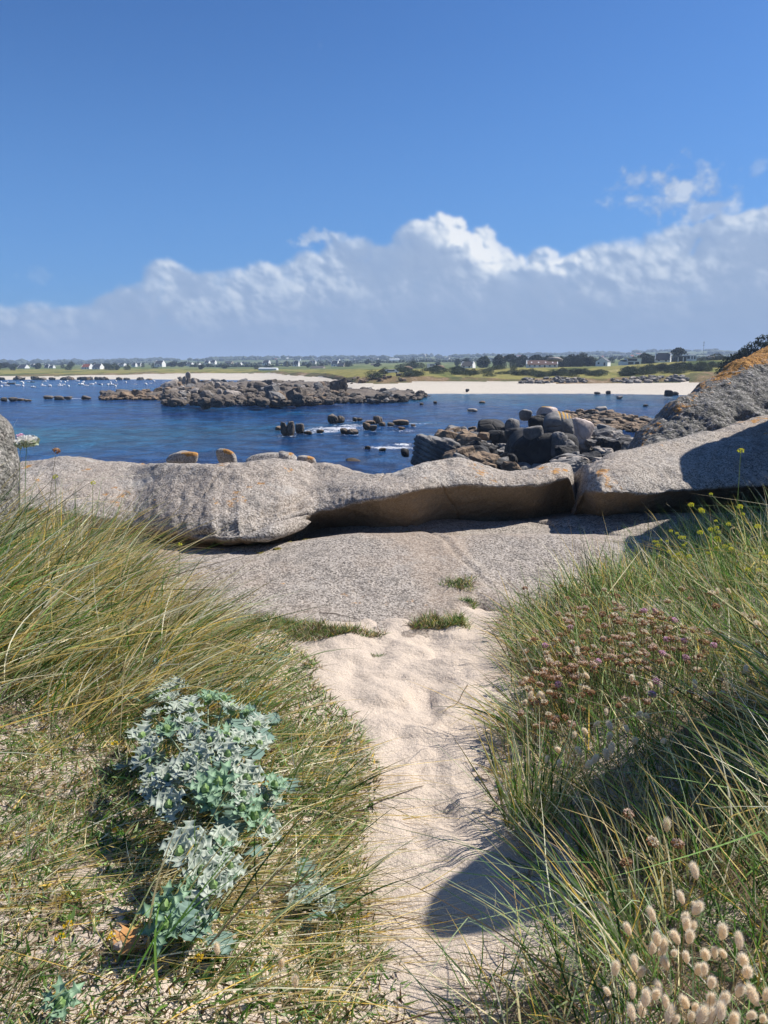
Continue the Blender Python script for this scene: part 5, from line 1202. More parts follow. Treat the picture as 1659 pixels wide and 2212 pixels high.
GREEN = np.array([(0.07, 0.17, 0.022), (0.15, 0.27, 0.045), (0.025, 0.07, 0.014), (0.24, 0.38, 0.11), (0.40, 0.50, 0.25)])
STRAW = np.array([(0.86, 0.74, 0.42), (0.92, 0.86, 0.64), (0.72, 0.56, 0.20), (0.76, 0.52, 0.11), (0.60, 0.46, 0.22)])
BROWN = np.array([(0.20, 0.13, 0.07), (0.28, 0.20, 0.11), (0.13, 0.08, 0.045), (0.36, 0.27, 0.16)])
def pick(pal, n, r): return pal[r.integers(len(pal), size=n)] * r.uniform(0.62, 1.3, (n, 1))
def mixpal(n, r, g=0.55, s=0.35, b=0.10):
    k = r.choice(3, n, p=np.array([g, s, b]) / (g + s + b))
    A, B, Cc = pick(GREEN, n, r), pick(STRAW, n, r), pick(BROWN, n, r)
    return np.where((k == 0)[:, None], A, np.where((k == 1)[:, None], B, Cc))
def ground_pts(x, y, dz=-0.01): return np.stack([x, y, G(x, y) + dz], -1)
def gpt(x, y, z0=6.5):
    """where the line of sight through survey point x, y meets the ground"""
    z = z0
    for _ in range(6): p = atZ(x, y, z); z = float(G(p[0], p[1]))
    return np.array([p[0], p[1], z])
def place_mesh(name, V, Fc, C, mat, label=None, cat=None, group=None, kind=None, origin=None, parent=None, smooth_=True):
    o = obj(name, mesh(name, V, Fc, M[mat], origin=origin, col=C, smooth=smooth_), parent, loc=origin if origin is not None else (0, 0, 0))
    return tag(o, label, cat, group, kind)
def marram(cx, cy, n, L, lean, label, g=0.6, s=0.33, b=0.07, rad=0.16, wid=0.0048, seed=0, spread=0.50, group=None, bendk=0.30, name='marram_clump'):
    r = np.random.default_rng(seed + 17)
    a = r.uniform(0, 6.283, n); rr = rad * np.sqrt(r.random(n)); x, y = cx + rr * np.cos(a), cy + rr * np.sin(a) * 0.8
    root = ground_pts(x, y); lean = np.array(lean, float) * (0.78 if cx < 0 else 1.0)
    d0 = unit(np.array([0, 0, 1.0]) + lean[None] * r.uniform(0.25, 1.25, (n, 1)) + r.normal(size=(n, 3)) * [spread, spread, 0.08] + np.stack([np.cos(a), np.sin(a), 0 * a], -1) * (rr / rad)[:, None] * 0.22)
    ll = r.uniform(L[0], L[1], n)
    bd = lean[None] * bendk * r.uniform(0.5, 1.7, (n, 1)) + np.array([0, 0, -0.12])[None] * r.uniform(0.4, 2.2, (n, 1)) * (0.4 + np.linalg.norm(lean)) + r.normal(size=(n, 3)) * 0.06
    c0 = mixpal(n, r, g, s, b); c1 = np.where(r.random((n, 1)) < 0.4, pick(STRAW, n, r), c0 * 1.1)
    V, Fc, C = blades(root, d0, ll, r.uniform(0.6, 1.25, n) * wid, bd, c0, c1, 9, seed)
    org = np.array([cx, cy, float(G(cx, cy))])
    return place_mesh(name, V, Fc, C, 'blade', label, 'grass clump', group, origin=org)
# left: tall marram leaning to the right in the wind
for i, (x, y, n, L, ln, lb, g_) in enumerate([
 (-2.55, 4.05, 330, (0.55, 0.95), (0.80, 0.15), 'tall dark green marram clump at the left edge below the grey boulder', 0.80), (-2.15, 3.65, 330, (0.5, 0.9), (0.85, 0.1), 'dense marram clump left of the golden blades, second row', 0.68),
 (-1.95, 4.55, 330, (0.5, 0.85), (0.75, 0.1), 'tall golden marram clump in front of the left end of the long boulder', 0.5), (-1.75, 3.25, 330, (0.45, 0.85), (0.95, 0.1), 'large green marram clump at the left edge above the sea holly', 0.66),
 (-1.75, 4.15, 300, (0.40, 0.66), (0.9, 0.1), 'straw-coloured marram leaning over the hollow at left', 0.42), (-1.30, 3.55, 260, (0.4, 0.7), (1.0, 0.05), 'bleached marram clump leaning right above the sea holly', 0.40),
 (-2.15, 5.05, 220, (0.35, 0.55), (0.85, 0.0), 'sparse marram at the left foot of the long boulder', 0.5), (-1.65, 4.6, 200, (0.30, 0.52), (1.0, 0.0), 'marram clump whose tips reach over the granite slab', 0.45),
 (-1.12, 3.85, 180, (0.26, 0.46), (0.95, 0.0), 'green-centred marram tuft near the top left of the sand path', 0.72), (-2.9, 4.9, 280, (0.55, 0.9), (0.7, 0.1), 'marram clump against the rough grey boulder at the left edge', 0.6),
 (-1.05, 3.15, 160, (0.3, 0.6), (1.15, 0.1), 'long pale blades lying over the top of the sea holly', 0.35), (-2.3, 2.9, 200, (0.4, 0.7), (1.1, 0.1), 'marram at the left edge level with the sea holly', 0.55),
 (-0.30, 2.55, 70, (0.25, 0.42), (0.95, 0.15), 'thin tuft leaning over the left rim of the sand path, right of the sea holly', 0.75), (-0.52, 1.65, 60, (0.3, 0.52), (0.75, 0.45), 'upright green tuft low in the photo left of the path, below the small sea holly', 0.85),
 (-0.25, 2.05, 60, (0.2, 0.42), (0.8, 0.2), 'small tuft of green blades at the left rim of the path', 0.8), (-0.62, 3.2, 60, (0.2, 0.36), (1.0, 0.25), 'fine grass tuft between the sea holly and the path', 0.7), (-1.75, 2.35, 60, (0.5, 0.85), (1.25, 0.0), 'few very long straw blades sweeping in from the left edge', 0.3), (-1.95, 3.1, 260, (0.4, 0.7), (0.85, 0.2), 'bright yellow-green marram at the left edge above the bare sand', 0.55), (-1.2, 2.85, 80, (0.3, 0.5), (1.0, 0.1), 'golden blades leaning over the left side of the sea holly', 0.35), (-2.2, 5.3, 240, (0.4, 0.75), (0.55, 0.0), 'upright marram tips in front of the far left of the long boulder', 0.6)]):
    marram(x, y, n, L, (*ln, 0), lb, g=g_, s=(1 - g_) * 0.8, b=(1 - g_) * 0.2, rad=0.30 if n > 200 else 0.14, seed=i, group='marram clumps on the left bank', wid=0.0074 if n > 200 else 0.0052)
# right bank clumps lean left or fan out
for i, (x, y, n, L, ln, lb, g_, rad) in enumerate([
 (0.60, 1.62, 70, (0.35, 0.62), (-0.55, 0.45), 'blue-green blades fanning to the left over the shaded path at the bottom', 0.75, 0.12), (1.55, 2.1, 130, (0.6, 1.05), (-0.65, 0.25), 'long bright green blades reaching up left from the right edge', 0.75, 0.2),
 (1.15, 1.75, 60, (0.5, 0.8), (-0.35, 0.35), 'scattered tall blades behind the bunny tails', 0.6, 0.2), (0.52, 2.45, 130, (0.28, 0.5), (-0.02, 0.05), 'upright dense tuft of thin dark green blades on the right rim of the path', 0.85, 0.09),
 (2.0, 2.9, 150, (0.5, 0.95), (-0.6, 0.1), 'long blades leaning left beside the right edge', 0.7, 0.25), (0.95, 3.4, 110, (0.3, 0.5), (-0.35, 0.1), 'dark green tuft among the dried thrift', 0.75, 0.2),
 (1.35, 4.6, 80, (0.3, 0.55), (-0.2, 0.05), 'thin upright blades in front of the right side of the granite slab', 0.75, 0.22), (2.2, 4.4, 160, (0.35, 0.7), (-0.4, 0.0), 'grass clump below the yellow flowers', 0.75, 0.3),
 (0.95, 4.0, 120, (0.22, 0.42), (-0.8, 0.0), 'arching grass at the right rim of the path, below the slab', 0.65, 0.2), (2.55, 3.6, 150, (0.5, 0.9), (-0.6, 0.1), 'tall grass cut by the right edge, middle', 0.7, 0.3),
 (1.75, 3.6, 150, (0.3, 0.6), (-0.5, 0.0), 'green grass clump right of the thrift', 0.8, 0.25), (2.7, 5.0, 120, (0.35, 0.7), (-0.3, 0.0), 'tall grass at the right edge below the shaded boulder', 0.8, 0.3), (0.62, 3.1, 90, (0.2, 0.38), (-0.9, 0.1), 'dark grass drooping over the right rim of the path', 0.55, 0.12),
 (0.85, 2.0, 160, (0.18, 0.42), (-0.2, 0.2), 'matted brown and green grass in the shade by the path', 0.4, 0.22), (1.9, 2.45, 120, (0.4, 0.8), (-0.9, 0.2), 'sunlit straw blades lying left near the right edge', 0.3, 0.25)]):
    marram(x, y, n, L, (*ln, 0), lb, g=g_, s=(1 - g_) * 0.7, b=(1 - g_) * 0.3, rad=rad, seed=60 + i, spread=0.34, group='grass clumps on the right bank', wid=0.0054)

def region(n, fx, fy, test, r):
    xs, ys = [], []
    while len(xs) < n:
        x = r.uniform(*fx, 4000); y = r.uniform(*fy, 4000); m_ = test(x, y, r)
        xs += list(x[m_]); ys += list(y[m_])
    return np.array(xs[:n]), np.array(ys[:n])
def fill(name, n, fx, fy, test, L, w, lean, spread, pal, label, seed, up=1.0, segs=4, mat='blade'):
    r = np.random.default_rng(seed); x, y = region(n, fx, fy, test, r); root = ground_pts(x, y)
    d0 = unit(np.array([0, 0, up]) + np.array([*lean, 0])[None] * r.uniform(0.4, 1.3, (n, 1)) + r.normal(size=(n, 3)) * [spread, spread, 0.1 * up])
    bd = np.array([*lean, 0])[None] * 0.3 + np.array([0, 0, -0.2 * up])[None] * r.uniform(0, 1.6, (n, 1)) + r.normal(size=(n, 3)) * 0.08
    c0 = mixpal(n, r, *pal); V, Fc, C = blades(root, d0, r.uniform(*L, n), r.uniform(0.6, 1.3, n) * w, bd, c0, c0 * r.uniform(0.9, 1.3, (n, 1)), segs, seed)
    return place_mesh(name, V, Fc, C, mat, label, 'ground cover', kind='stuff')
def cl(x, y, sc, sd, th): return fb2(x, y, sc, 3, sd) > th
left_in = lambda x, y, off=0.0: (Ledge(y) - x + 0.10 * fb2(x, y, 2.2, 3, 3)) > off
right_in = lambda x, y, off=0.0: (x - Redge(y) + 0.10 * fb2(x, y, 2.2, 3, 3)) > off
fill('dune_grass', 15000, (-3.6, -0.5), (2.9, 6.6), lambda x, y, r: left_in(x, y, 0.10) & (r.random(x.shape) < smooth(Ledge(y) - x - 0.5 * smooth(y, 4.0, 4.6), 0.0, 0.8) + 0.05), (0.14, 0.36), 0.0048, (0.75, 0.05), 0.38, (0.45, 0.42, 0.13), 'fine green and straw dune grass under the marram on the left bank', 201, 0.8, 5)
fill('dune_grass', 11000, (-1.4, -0.1), (0.8, 3.2), lambda x, y, r: left_in(x, y, 0.03) & cl(x, y, 1.9, 5, -0.02), (0.04, 0.13), 0.0036, (0.5, 0.1), 0.6, (0.55, 0.33, 0.12), 'short grass in patches below the sea holly on the left bank', 202, 0.6, 4)
fill('turf_mat', 62000, (-1.7, 0.1), (0.8, 4.4), lambda x, y, r: left_in(x, y, -0.01) & cl(x, y, 2.4, 6, -0.20), (0.022, 0.075), 0.0066, (0.1, 0), 0.9, (0.60, 0.12, 0.28), 'low green and brown mat of tiny plants on the left bank', 203, 0.5, 3)
fill('dune_grass', 24000, (0.2, 3.6), (0.7, 6.6), lambda x, y, r: right_in(x, y, 0.03) & (r.random(x.shape) < smooth(x - Redge(y), -0.05, 0.35) * 0.8 + 0.2), (0.12, 0.38), 0.0046, (-0.25, 0.0), 0.42, (0.66, 0.24, 0.10), 'dense dark green grass covering the right bank', 204, 0.9, 5)
fill('dead_grass', 17000, (0.2, 2.6), (0.7, 5.2), lambda x, y, r: right_in(x, y, -0.02) & cl(x, y, 1.8, 8, -0.12), (0.05, 0.18), 0.0028, (-0.35, 0), 0.9, (0.12, 0.30, 0.58), 'brown dead grass tangled at the foot of the right bank', 205, 0.45, 4)
fill('moss_turf', 30000, (-1.6, -0.35), (0.9, 2.6), lambda x, y, r: left_in(x, y, 0.1) & cl(x, y, 2.1, 61, 0.04), (0.010, 0.032), 0.0065, (0, 0), 0.9, (0.10, 0.02, 0.88), 'red-brown moss and dead turf in patches at the bottom left', 210, 0.7, 2)
fill('dry_straw', 1500, (-1.5, 0.0), (1.1, 2.9), lambda x, y, r: left_in(x, y, 0.0) & ((np.abs(y - 2.05 - 0.1 * x) < 0.16) | (r.random(x.shape) < 0.25)), (0.12, 0.42), 0.0034, (1.0, 0.05), 0.25, (0.05, 0.85, 0.10), 'dry straw lying flat on the sand of the left bank', 206, 0.06, 4)
fill('sand_litter', 260, (-1.3, 1.3), (1.4, 4.6), lambda x, y, r: ~left_in(x, y, 0.02) & ~right_in(x, y, 0.02), (0.015, 0.07), 0.0022, (0.1, 0), 1.0, (0.2, 0.3, 0.5), 'bits of dead stalk and root scattered on the sand path', 207, 0.05, 3)
fill('low_herbs', 8200, (-1.8, -0.1), (0.8, 3.6), lambda x, y, r: left_in(x, y, 0.04) & cl(x, y, 1.6, 9, 0.02), (0.03, 0.07), 0.014, (0, 0), 1.0, (0.95, 0.02, 0.03), 'small green leafy herbs between the grasses on the left bank', 208, 0.35, 3, 'leaf')
fill('low_herbs', 5200, (0.4, 3.4), (1.3, 6.4), lambda x, y, r: right_in(x, y, 0.10) & cl(x, y, 1.6, 10, 0.02), (0.03, 0.08), 0.012, (0, 0), 1.0, (0.95, 0.02, 0.03), 'small green leafy herbs among the grass on the right bank', 209, 0.45, 3, 'leaf')
# isolated mats on the sand and slab
def mat_plant(x, y, rx, ry, n, pal, label, z0=None, L=(0.02, 0.07), seed=0):
    r = np.random.default_rng(seed + 900); p = gpt(x, y) if z0 is None else z0
    a = r.uniform(0, 6.283, n); q = np.sqrt(r.random(n)) * (0.8 + 0.3 * np.sin(a * 3 + seed)); X_, Y_ = p[0] + rx * q * np.cos(a), p[1] + ry * q * np.sin(a)
    Z_ = np.maximum(G(X_, Y_), slabz(X_, Y_)) + 0.0
    root = np.stack([X_, Y_, Z_ - 0.004], -1); d0 = unit(np.array([0, 0, 0.7]) + r.normal(size=(n, 3)) * [0.6, 0.6, 0.15])
    c0 = mixpal(n, r, *pal); V, Fc, C = blades(root, d0, r.uniform(*L, n), 0.004, r.normal(size=(n, 3)) * 0.15, c0, c0, 3, seed)
    return place_mesh('mat_plant', V, Fc, C, 'blade', label, 'low plant', origin=np.array([p[0], p[1], float(Z_.mean())]))
mat_plant(700, 1368, 0.34, 0.10, 2600, (0.42, 0.13, 0.45), 'green and rust-brown mat plant where the slab meets the sand, left of the path', seed=1)
mat_plant(590, 1350, 0.30, 0.12, 1700, (0.7, 0.15, 0.15), 'green mat plant left of the rust-brown one below the slab', seed=2)
mat_plant(930, 1352, 0.13, 0.08, 700, (0.5, 0.15, 0.35), 'small dark tuft on the sand right of centre below the slab', seed=3, L=(0.03, 0.09))
mat_plant(985, 1345, 0.10, 0.06, 420, (0.75, 0.2, 0.05), 'small yellow-green tuft right of the dark one on the sand', seed=4, L=(0.03, 0.10))
mat_plant(995, 1285, 0.13, 0.10, 420, (0.55, 0.2, 0.25), 'sparse tuft in the sandy notch of the slab', seed=5)
mat_plant(1015, 1312, 0.06, 0.04, 160, (0.9, 0.05, 0.05), 'tiny bright green tuft in the sandy notch', seed=6, L=(0.02, 0.05))
mat_plant(815, 1418, 0.05, 0.02, 60, (0.7, 0.1, 0.2), 'tiny sprig alone on the path sand', seed=7, L=(0.015, 0.03))
# moss cushions in the hollow under the overhang
M['moss'] = plain('moss', (0.15, 0.125, 0.03), 0.95, 0.7, 45)
for i, (x, y, s_, lb) in enumerate([(450, 1186, 0.05, 'olive moss cushion at the left end of the overhang hollow'), (480, 1190, 0.035, 'small dark moss cushion right of the leftmost one'), (565, 1196, 0.06, 'flat olive moss cushion below the folded ledge'), (600, 1192, 0.05, 'yellow-green moss cushion beside the flat one'),
    (628, 1178, 0.04, 'brown moss lump under the ledge tip'), (662, 1173, 0.06, 'largest yellow-green moss cushion, at the ledge tip'), (832, 1153, 0.02, 'tiny moss dot on the sand strip, leftmost'), (878, 1150, 0.035, 'moss cushion on the sand strip under the centre overhang'), (905, 1147, 0.03, 'second moss cushion on the centre sand strip'), (925, 1146, 0.02, 'third, smallest moss cushion on the centre sand strip')]):
    p = atZ(x, y, 6.57); V, Fc = rock_shape(860 + i, 4, k=5, rough=0.45); s_ = s_ * 0.75; V = V + 0.12 * fbm(V * 6, 3, i)[:, None]; z_ = float(slabz(p[0], p[1]))
    tag(obj('moss_cushion', mesh('moss', V * [s_, s_ * 0.8, s_ * 0.45], Fc, M['moss']), loc=(p[0], p[1], z_ - 0.004)), lb, 'moss', 'moss cushions in the hollow')

# ------------------------------------------------------------------ sea holly
def spiny(width=0.42, teeth=((0.30, 0.48), (0.60, 0.46), (0.84, 0.26)), cup=0.22, arch=0.12, dent=0.50, base_w=0.10, c_in=(0.215, 0.275, 0.205), c_out=(0.52, 0.56, 0.46)):
    out = [(0.0, base_w * 0.6)]; x0 = 0.0
    for tx, tw in teeth: out += [(tx - 0.11, tw * dent), (tx - 0.015, tw * 0.72), (tx + 0.06, tw * 1.05), (tx + 0.055, tw * dent * 0.9)]
    out += [(1.08, 0.0)]
    V, C, Fc = [], [], []; n = len(out)
    for x, y in out: V.append((min(x, 1.02), 0, arch * math.sin(min(x, 1) * 2.6) - 0.02)); C.append(c_out)
    for s in (1, -1):
        k0 = len(V)
        for x, y in out: V.append((x, s * y, arch * math.sin(min(x, 1) * 2.6) + cup * (y / width) ** 1.5 * (1.0 if y > 0.3 else 0.7))); C.append(c_in if y < 0.35 else c_out)
        for i in range(n - 1): q = [i, k0 + i, k0 + i + 1, i + 1]; Fc.append(q if s < 0 else q[::-1])
    return np.array(V), np.array(Fc), np.array(C)
bract_me = mesh('bract', *[a for a in spiny()[:2]], M['leaf'], col=spiny()[2])
bract_me2 = mesh('bract', *spiny(width=0.34, teeth=((0.36, 0.36), (0.70, 0.30)), cup=0.2, c_in=(0.13, 0.24, 0.13), c_out=(0.30, 0.44, 0.28))[:2], M['leaf'], col=spiny(teeth=((0.36, 0.36), (0.70, 0.30)), c_in=(0.13, 0.24, 0.13), c_out=(0.30, 0.44, 0.28))[2])
big_leaf = spiny(width=0.6, teeth=((0.22, 0.52), (0.48, 0.66), (0.74, 0.52), (0.93, 0.26)), cup=0.10, arch=0.16, dent=0.74, c_in=(0.09, 0.16, 0.12), c_out=(0.20, 0.30, 0.24))
leaf_me = mesh('leaf', big_leaf[0], big_leaf[1], M['leaf'], col=big_leaf[2])
def cone_mesh():
    D, Fc = ico(2); k = np.arange(len(D)) % 2; V = D * [0.3, 0.3, 0.42] * (1 + 0.35 * k)[:, None] + [0, 0, 0.22]
    return mesh('flower_cone', V, Fc, M['leaf'], smooth=False, col=np.where(k[:, None] == 1, [[0.30, 0.42, 0.16]], [[0.16, 0.27, 0.08]]))
cone_me = cone_mesh()
def tube(P_, r0, r1, sides=5):
    P_ = np.array(P_, float); T = unit(np.gradient(P_, axis=0)); a = unit(np.cross(T, [0.3, 0.1, 1.0])); b = np.cross(T, a); n = len(P_)
    rr = np.linspace(r0, r1, n)[:, None, None]; th = np.linspace(0, 6.283, sides, endpoint=False)
    V = P_[:, None] + rr * (a[:, None] * np.cos(th)[None, :, None] + b[:, None] * np.sin(th)[None, :, None])
    return V.reshape(-1, 3), grid_faces(n, sides, wrap=True)
def qbez(a, b, c, n=8): t = np.linspace(0, 1, n)[:, None]; return a * (1 - t) ** 2 + 2 * b * t * (1 - t) + c * t * t
def sea_holly(base_ov, heads, label, leaves=30, size=0.059, htop=0.27, cen=None, sig=(120, 150), lowh=0.08, seed=0):
    r = np.random.default_rng(seed + 31); base = gpt(*base_ov); root = empty('sea_holly', base)
    cen = cen or base_ov; Vs = []
    for i, (x, y) in enumerate(heads):
        h = lowh + (htop - lowh) * math.exp(-((x - cen[0]) / sig[0]) ** 2 - ((y - cen[1]) / sig[1]) ** 2) + r.uniform(-0.02, 0.03)
        p0 = gpt(x, y); p = atZ(x, y, p0[2] + h); p = np.array(p, float)
        loc = p - base; out = unit(loc * [1, 1, 0.0] + [0, -0.02, 0.0]) * r.uniform(0.15, 0.6) + [0.12, -0.22, 1.0]; out = unit(out)
        q = Vector(out).to_track_quat('Z', 'Y'); s_ = size * r.uniform(0.78, 1.2); kind = r.random()
        o = obj('flower_head', cone_me, root, loc=loc, scale=s_ * 0.62); o.rotation_mode = 'QUATERNION'; o.rotation_quaternion = q
        nb_ = 6 if i % 3 else 7; a0 = r.uniform(0, 6)
        for k in range(nb_):
            b = obj('bract', bract_me if kind < 0.62 else bract_me2, o, rot=(0, -r.uniform(0.1, 0.55), a0 + k * 2 * math.pi / nb_ + r.uniform(-0.15, 0.15)), scale=r.uniform(0.8, 1.12) / 0.62)
        mid = np.array([loc[0] * 0.45, loc[1] * 0.45, loc[2] * 0.75]) + r.normal(size=3) * 0.015
        V, Fc = tube(qbez(np.zeros(3), mid, loc - out * 0.01), 0.0045, 0.0028)
        Vs.append((V, Fc, np.tile([0.30, 0.36, 0.22], (len(V), 1))))
    V, Fc, C = merge(Vs); obj('stems', mesh('stems', V, Fc, M['leaf'], col=C), root)
    for i in range(leaves):
        x, y = heads[int(r.integers(len(heads)))]; x += r.normal() * 26; y += r.normal() * 26
        p0 = gpt(x, y); h = (lowh + (htop - lowh) * math.exp(-((x - cen[0]) / sig[0]) ** 2 - ((y - cen[1]) / sig[1]) ** 2)) * r.uniform(0.25, 0.85)
        p = np.array(atZ(x, y, p0[2] + h), float) - base
        obj('leaf', leaf_me, root, loc=p, rot=(r.uniform(-0.4, 0.4), r.uniform(-0.6, 0.3), r.uniform(0, 6.28)), scale=size * r.uniform(0.9, 1.5))
    return tag(root, label, 'sea holly')
Z1 = lambda x, y: ((400 + x * 0.4822) / 1.736, (2500 + y * 0.4822) / 1.736)
Z3 = lambda x, y: (x * 0.5787 / 1.736, (3000 + y * 0.5787) / 1.736)
heads = [Z1(*p) for p in [(480, 280), (560, 370), (650, 340), (790, 270), (910, 270), (970, 350), (1080, 370), (370, 380), (640, 450), (470, 510), (280, 570), (345, 640), (660, 560), (800, 580), (920, 570), (1160, 480), (1180, 620),
    (940, 690), (700, 720), (630, 790), (310, 740), (480, 890), (360, 860), (730, 870), (865, 915), (765, 960), (1085, 890), (1060, 1000), (1300, 940), (1225, 1040), (490, 1080), (400, 990), (1140, 1170), (1250, 1285), (810, 1070), (1050, 1110), (1000, 600)]]
sea_holly((460, 1770), heads, 'large silvery blue-green sea holly with spiny bracts beside the path at left', leaves=70, cen=(450, 1640), seed=1)
sea_holly((430, 1935), [Z1(*p) for p in [(640, 1400), (570, 1450), (900, 1390), (740, 1600), (950, 1560), (860, 1480)]] + [Z3(*p) for p in [(1240, 740), (1065, 810), (1075, 690), (1240, 590), (1290, 800), (1380, 560)]], 'lower sea holly trailing below the large one towards the bottom', leaves=26, htop=0.16, lowh=0.08, cen=(430, 1850), seed=2)
sea_holly((662, 1965), [(655, 1910), (700, 1950), (640, 1940), (680, 1925)], 'small sea holly beside the left rim of the sand path', leaves=14, htop=0.08, lowh=0.05, size=0.042, seed=3)
sea_holly((134, 2180), [(132, 2170)], 'single pale sea holly rosette near the bottom left corner', leaves=0, htop=0.03, lowh=0.02, size=0.046, seed=4)
sea_holly((372, 1510), [(378, 1487), (362, 1498)], 'small dark green sea holly shoot above the large one', leaves=8, htop=0.12, lowh=0.08, size=0.05, seed=5)
sea_holly((570, 1420), [(566, 1402), (575, 1418)], 'little sea holly shoot in the grass left of the rust-brown mat', leaves=5, htop=0.06, lowh=0.05, size=0.05, seed=6)

# ------------------------------------------------------------------ thrift, bunny tails, yellow flowers
def bob_mesh(name, n, colA, colB, flat=0.65, size=1.0, seed=0):
    r = np.random.default_rng(seed); d = unit(r.normal(size=(n, 3)) * [1, 1, 0.8] + [0, 0, 0.25]); c = d * [0.5, 0.5, flat * 0.5]
    a = unit(r.normal(size=(n, 3)) + d); b = unit(np.cross(a, r.normal(size=(n, 3)))); s = size * 0.26
    V = np.stack([c - b * s * 0.5, c + b * s * 0.5, c + a * s + b * s * 0.3, c + a * s - b * s * 0.3], 1).reshape(-1, 3)
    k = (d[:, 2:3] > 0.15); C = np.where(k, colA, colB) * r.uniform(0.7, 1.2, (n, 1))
    return mesh(name, V, np.arange(4 * n).reshape(-1, 4), M['petal'], smooth=False, col=np.repeat(C, 4, 0))
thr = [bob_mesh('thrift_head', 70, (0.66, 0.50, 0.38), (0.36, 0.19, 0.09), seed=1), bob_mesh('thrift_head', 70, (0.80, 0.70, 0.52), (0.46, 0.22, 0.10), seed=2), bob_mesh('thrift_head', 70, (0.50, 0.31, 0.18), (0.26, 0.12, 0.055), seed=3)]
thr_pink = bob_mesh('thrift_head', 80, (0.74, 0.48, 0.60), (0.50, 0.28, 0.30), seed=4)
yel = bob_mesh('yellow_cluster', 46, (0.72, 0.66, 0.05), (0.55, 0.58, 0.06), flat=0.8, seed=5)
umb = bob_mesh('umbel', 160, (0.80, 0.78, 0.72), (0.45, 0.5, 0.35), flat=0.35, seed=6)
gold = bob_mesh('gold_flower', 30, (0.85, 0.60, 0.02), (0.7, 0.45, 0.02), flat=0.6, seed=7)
def stalked(name, part, x, y, Yq, head_me, hs, label, cat, group, rootoff=(0, 0), wid=0.0016, col=(0.22, 0.26, 0.10), tilt=0.3, mixed=0.06, rz=None):
    p = np.array(atY(x, y, Yq), float); bx, by = p[0] + rootoff[0], p[1] + rootoff[1]; b = np.array([bx, by, float(G(bx, by))])
    if p[2] < b[2] + 0.03: p[2] = b[2] + 0.05
    root = empty(name, b); m_ = (b * 0.4 + p * 0.6) * [1, 1, 0] + [0, 0, b[2] * 0.35 + p[2] * 0.65] + PR.normal(size=3) * 0.25 * mixed - (p - b) * [0.25, 0.25, 0]
    V, Fc = tube(qbez(np.zeros(3), m_ - b, p - b), wid * 1.15, wid * 0.8, 4)
    obj('stem', mesh('stem', V, Fc, M['leaf'], col=np.tile(col, (len(V), 1))), root)
    obj(part, head_me, root, loc=p - b, rot=(PR.uniform(-tilt, tilt), PR.uniform(-tilt, tilt), PR.uniform(0, 6.28)), scale=hs)
    return tag(root, label, cat, group)
poly6 = [(230, 760), (300, 560), (430, 560), (540, 390), (700, 370), (900, 440), (1130, 490), (1380, 560), (1370, 690), (1180, 740), (980, 790), (640, 800), (350, 870)]
def inpoly(x, y, pts):
    c = False; j = len(pts) - 1
    for i in range(len(pts)):
        if (pts[i][1] > y) != (pts[j][1] > y) and x < (pts[j][0] - pts[i][0]) * (y - pts[i][1]) / (pts[j][1] - pts[i][1]) + pts[i][0]: c = not c
        j = i
    return c
def near_Y(x, y, h):
    """distance at which something of height h above the bank is seen at x, y"""
    p = gpt(x, y); return float(atZ(x, y, p[2] + h)[1])
cnt = 0
while cnt < 265:
    a, b = (PR.uniform(220, 1390), PR.uniform(360, 880)) if cnt < 160 else ((PR.uniform(230, 640), PR.uniform(780, 1120)) if cnt < 195 else (PR.uniform(250, 1640), PR.uniform(300, 1000)))
    if cnt < 160 and not inpoly(a, b, poly6): continue
    x, y = 1037 + a * 0.375, 1152 + b * 0.375; h = PR.uniform(0.16, 0.30); k = int(PR.integers(3))
    stalked('thrift_flower', 'flower_head', x, y, near_Y(x, y, h), thr[k], PR.uniform(0.018, 0.028), ['dried pinkish-cream thrift head on a thin stalk on the right bank', 'dried cream-topped thrift head on a thin stalk on the right bank', 'dried rust-brown thrift head on a thin stalk on the right bank'][k], 'flower', 'dried thrift heads on the right bank', rootoff=(PR.normal() * 0.03 + 0.02, PR.normal() * 0.03), col=(0.24, 0.22, 0.10))
    cnt += 1
for i, (a, b) in enumerate([(520, 540), (375, 645), (945, 445), (1010, 445), (1075, 610), (1175, 620), (1345, 645), (1185, 715), (1015, 852), (988, 925), (450, 870), (678, 738), (1120, 500), (1050, 690)]):
    x, y = 1037 + a * 0.375, 1152 + b * 0.375
    stalked('thrift_flower', 'flower_head', x, y, near_Y(x, y, 0.24), thr_pink, 0.024, 'fresh lilac-pink thrift flower among the dried heads', 'flower', 'pink thrift flowers among the dried ones')
for i, (a, b, lb) in enumerate([(855, 232, 'dried thrift head above the bunny tails, upper left of three'), (995, 395, 'pale dried thrift head above the bunny tails, middle of three'), (842, 515, 'orange-brown dried thrift head, lowest of three above the bunny tails'), (1140, 405, 'cream dried thrift head beside the long blades near the bunny tails')]):
    x, y = 1037 + a * 0.375, 1670 + b * 0.375; stalked('thrift_flower', 'flower_head', x, y, near_Y(x, y, 0.30), thr[i % 3], 0.023, lb, 'flower', None)
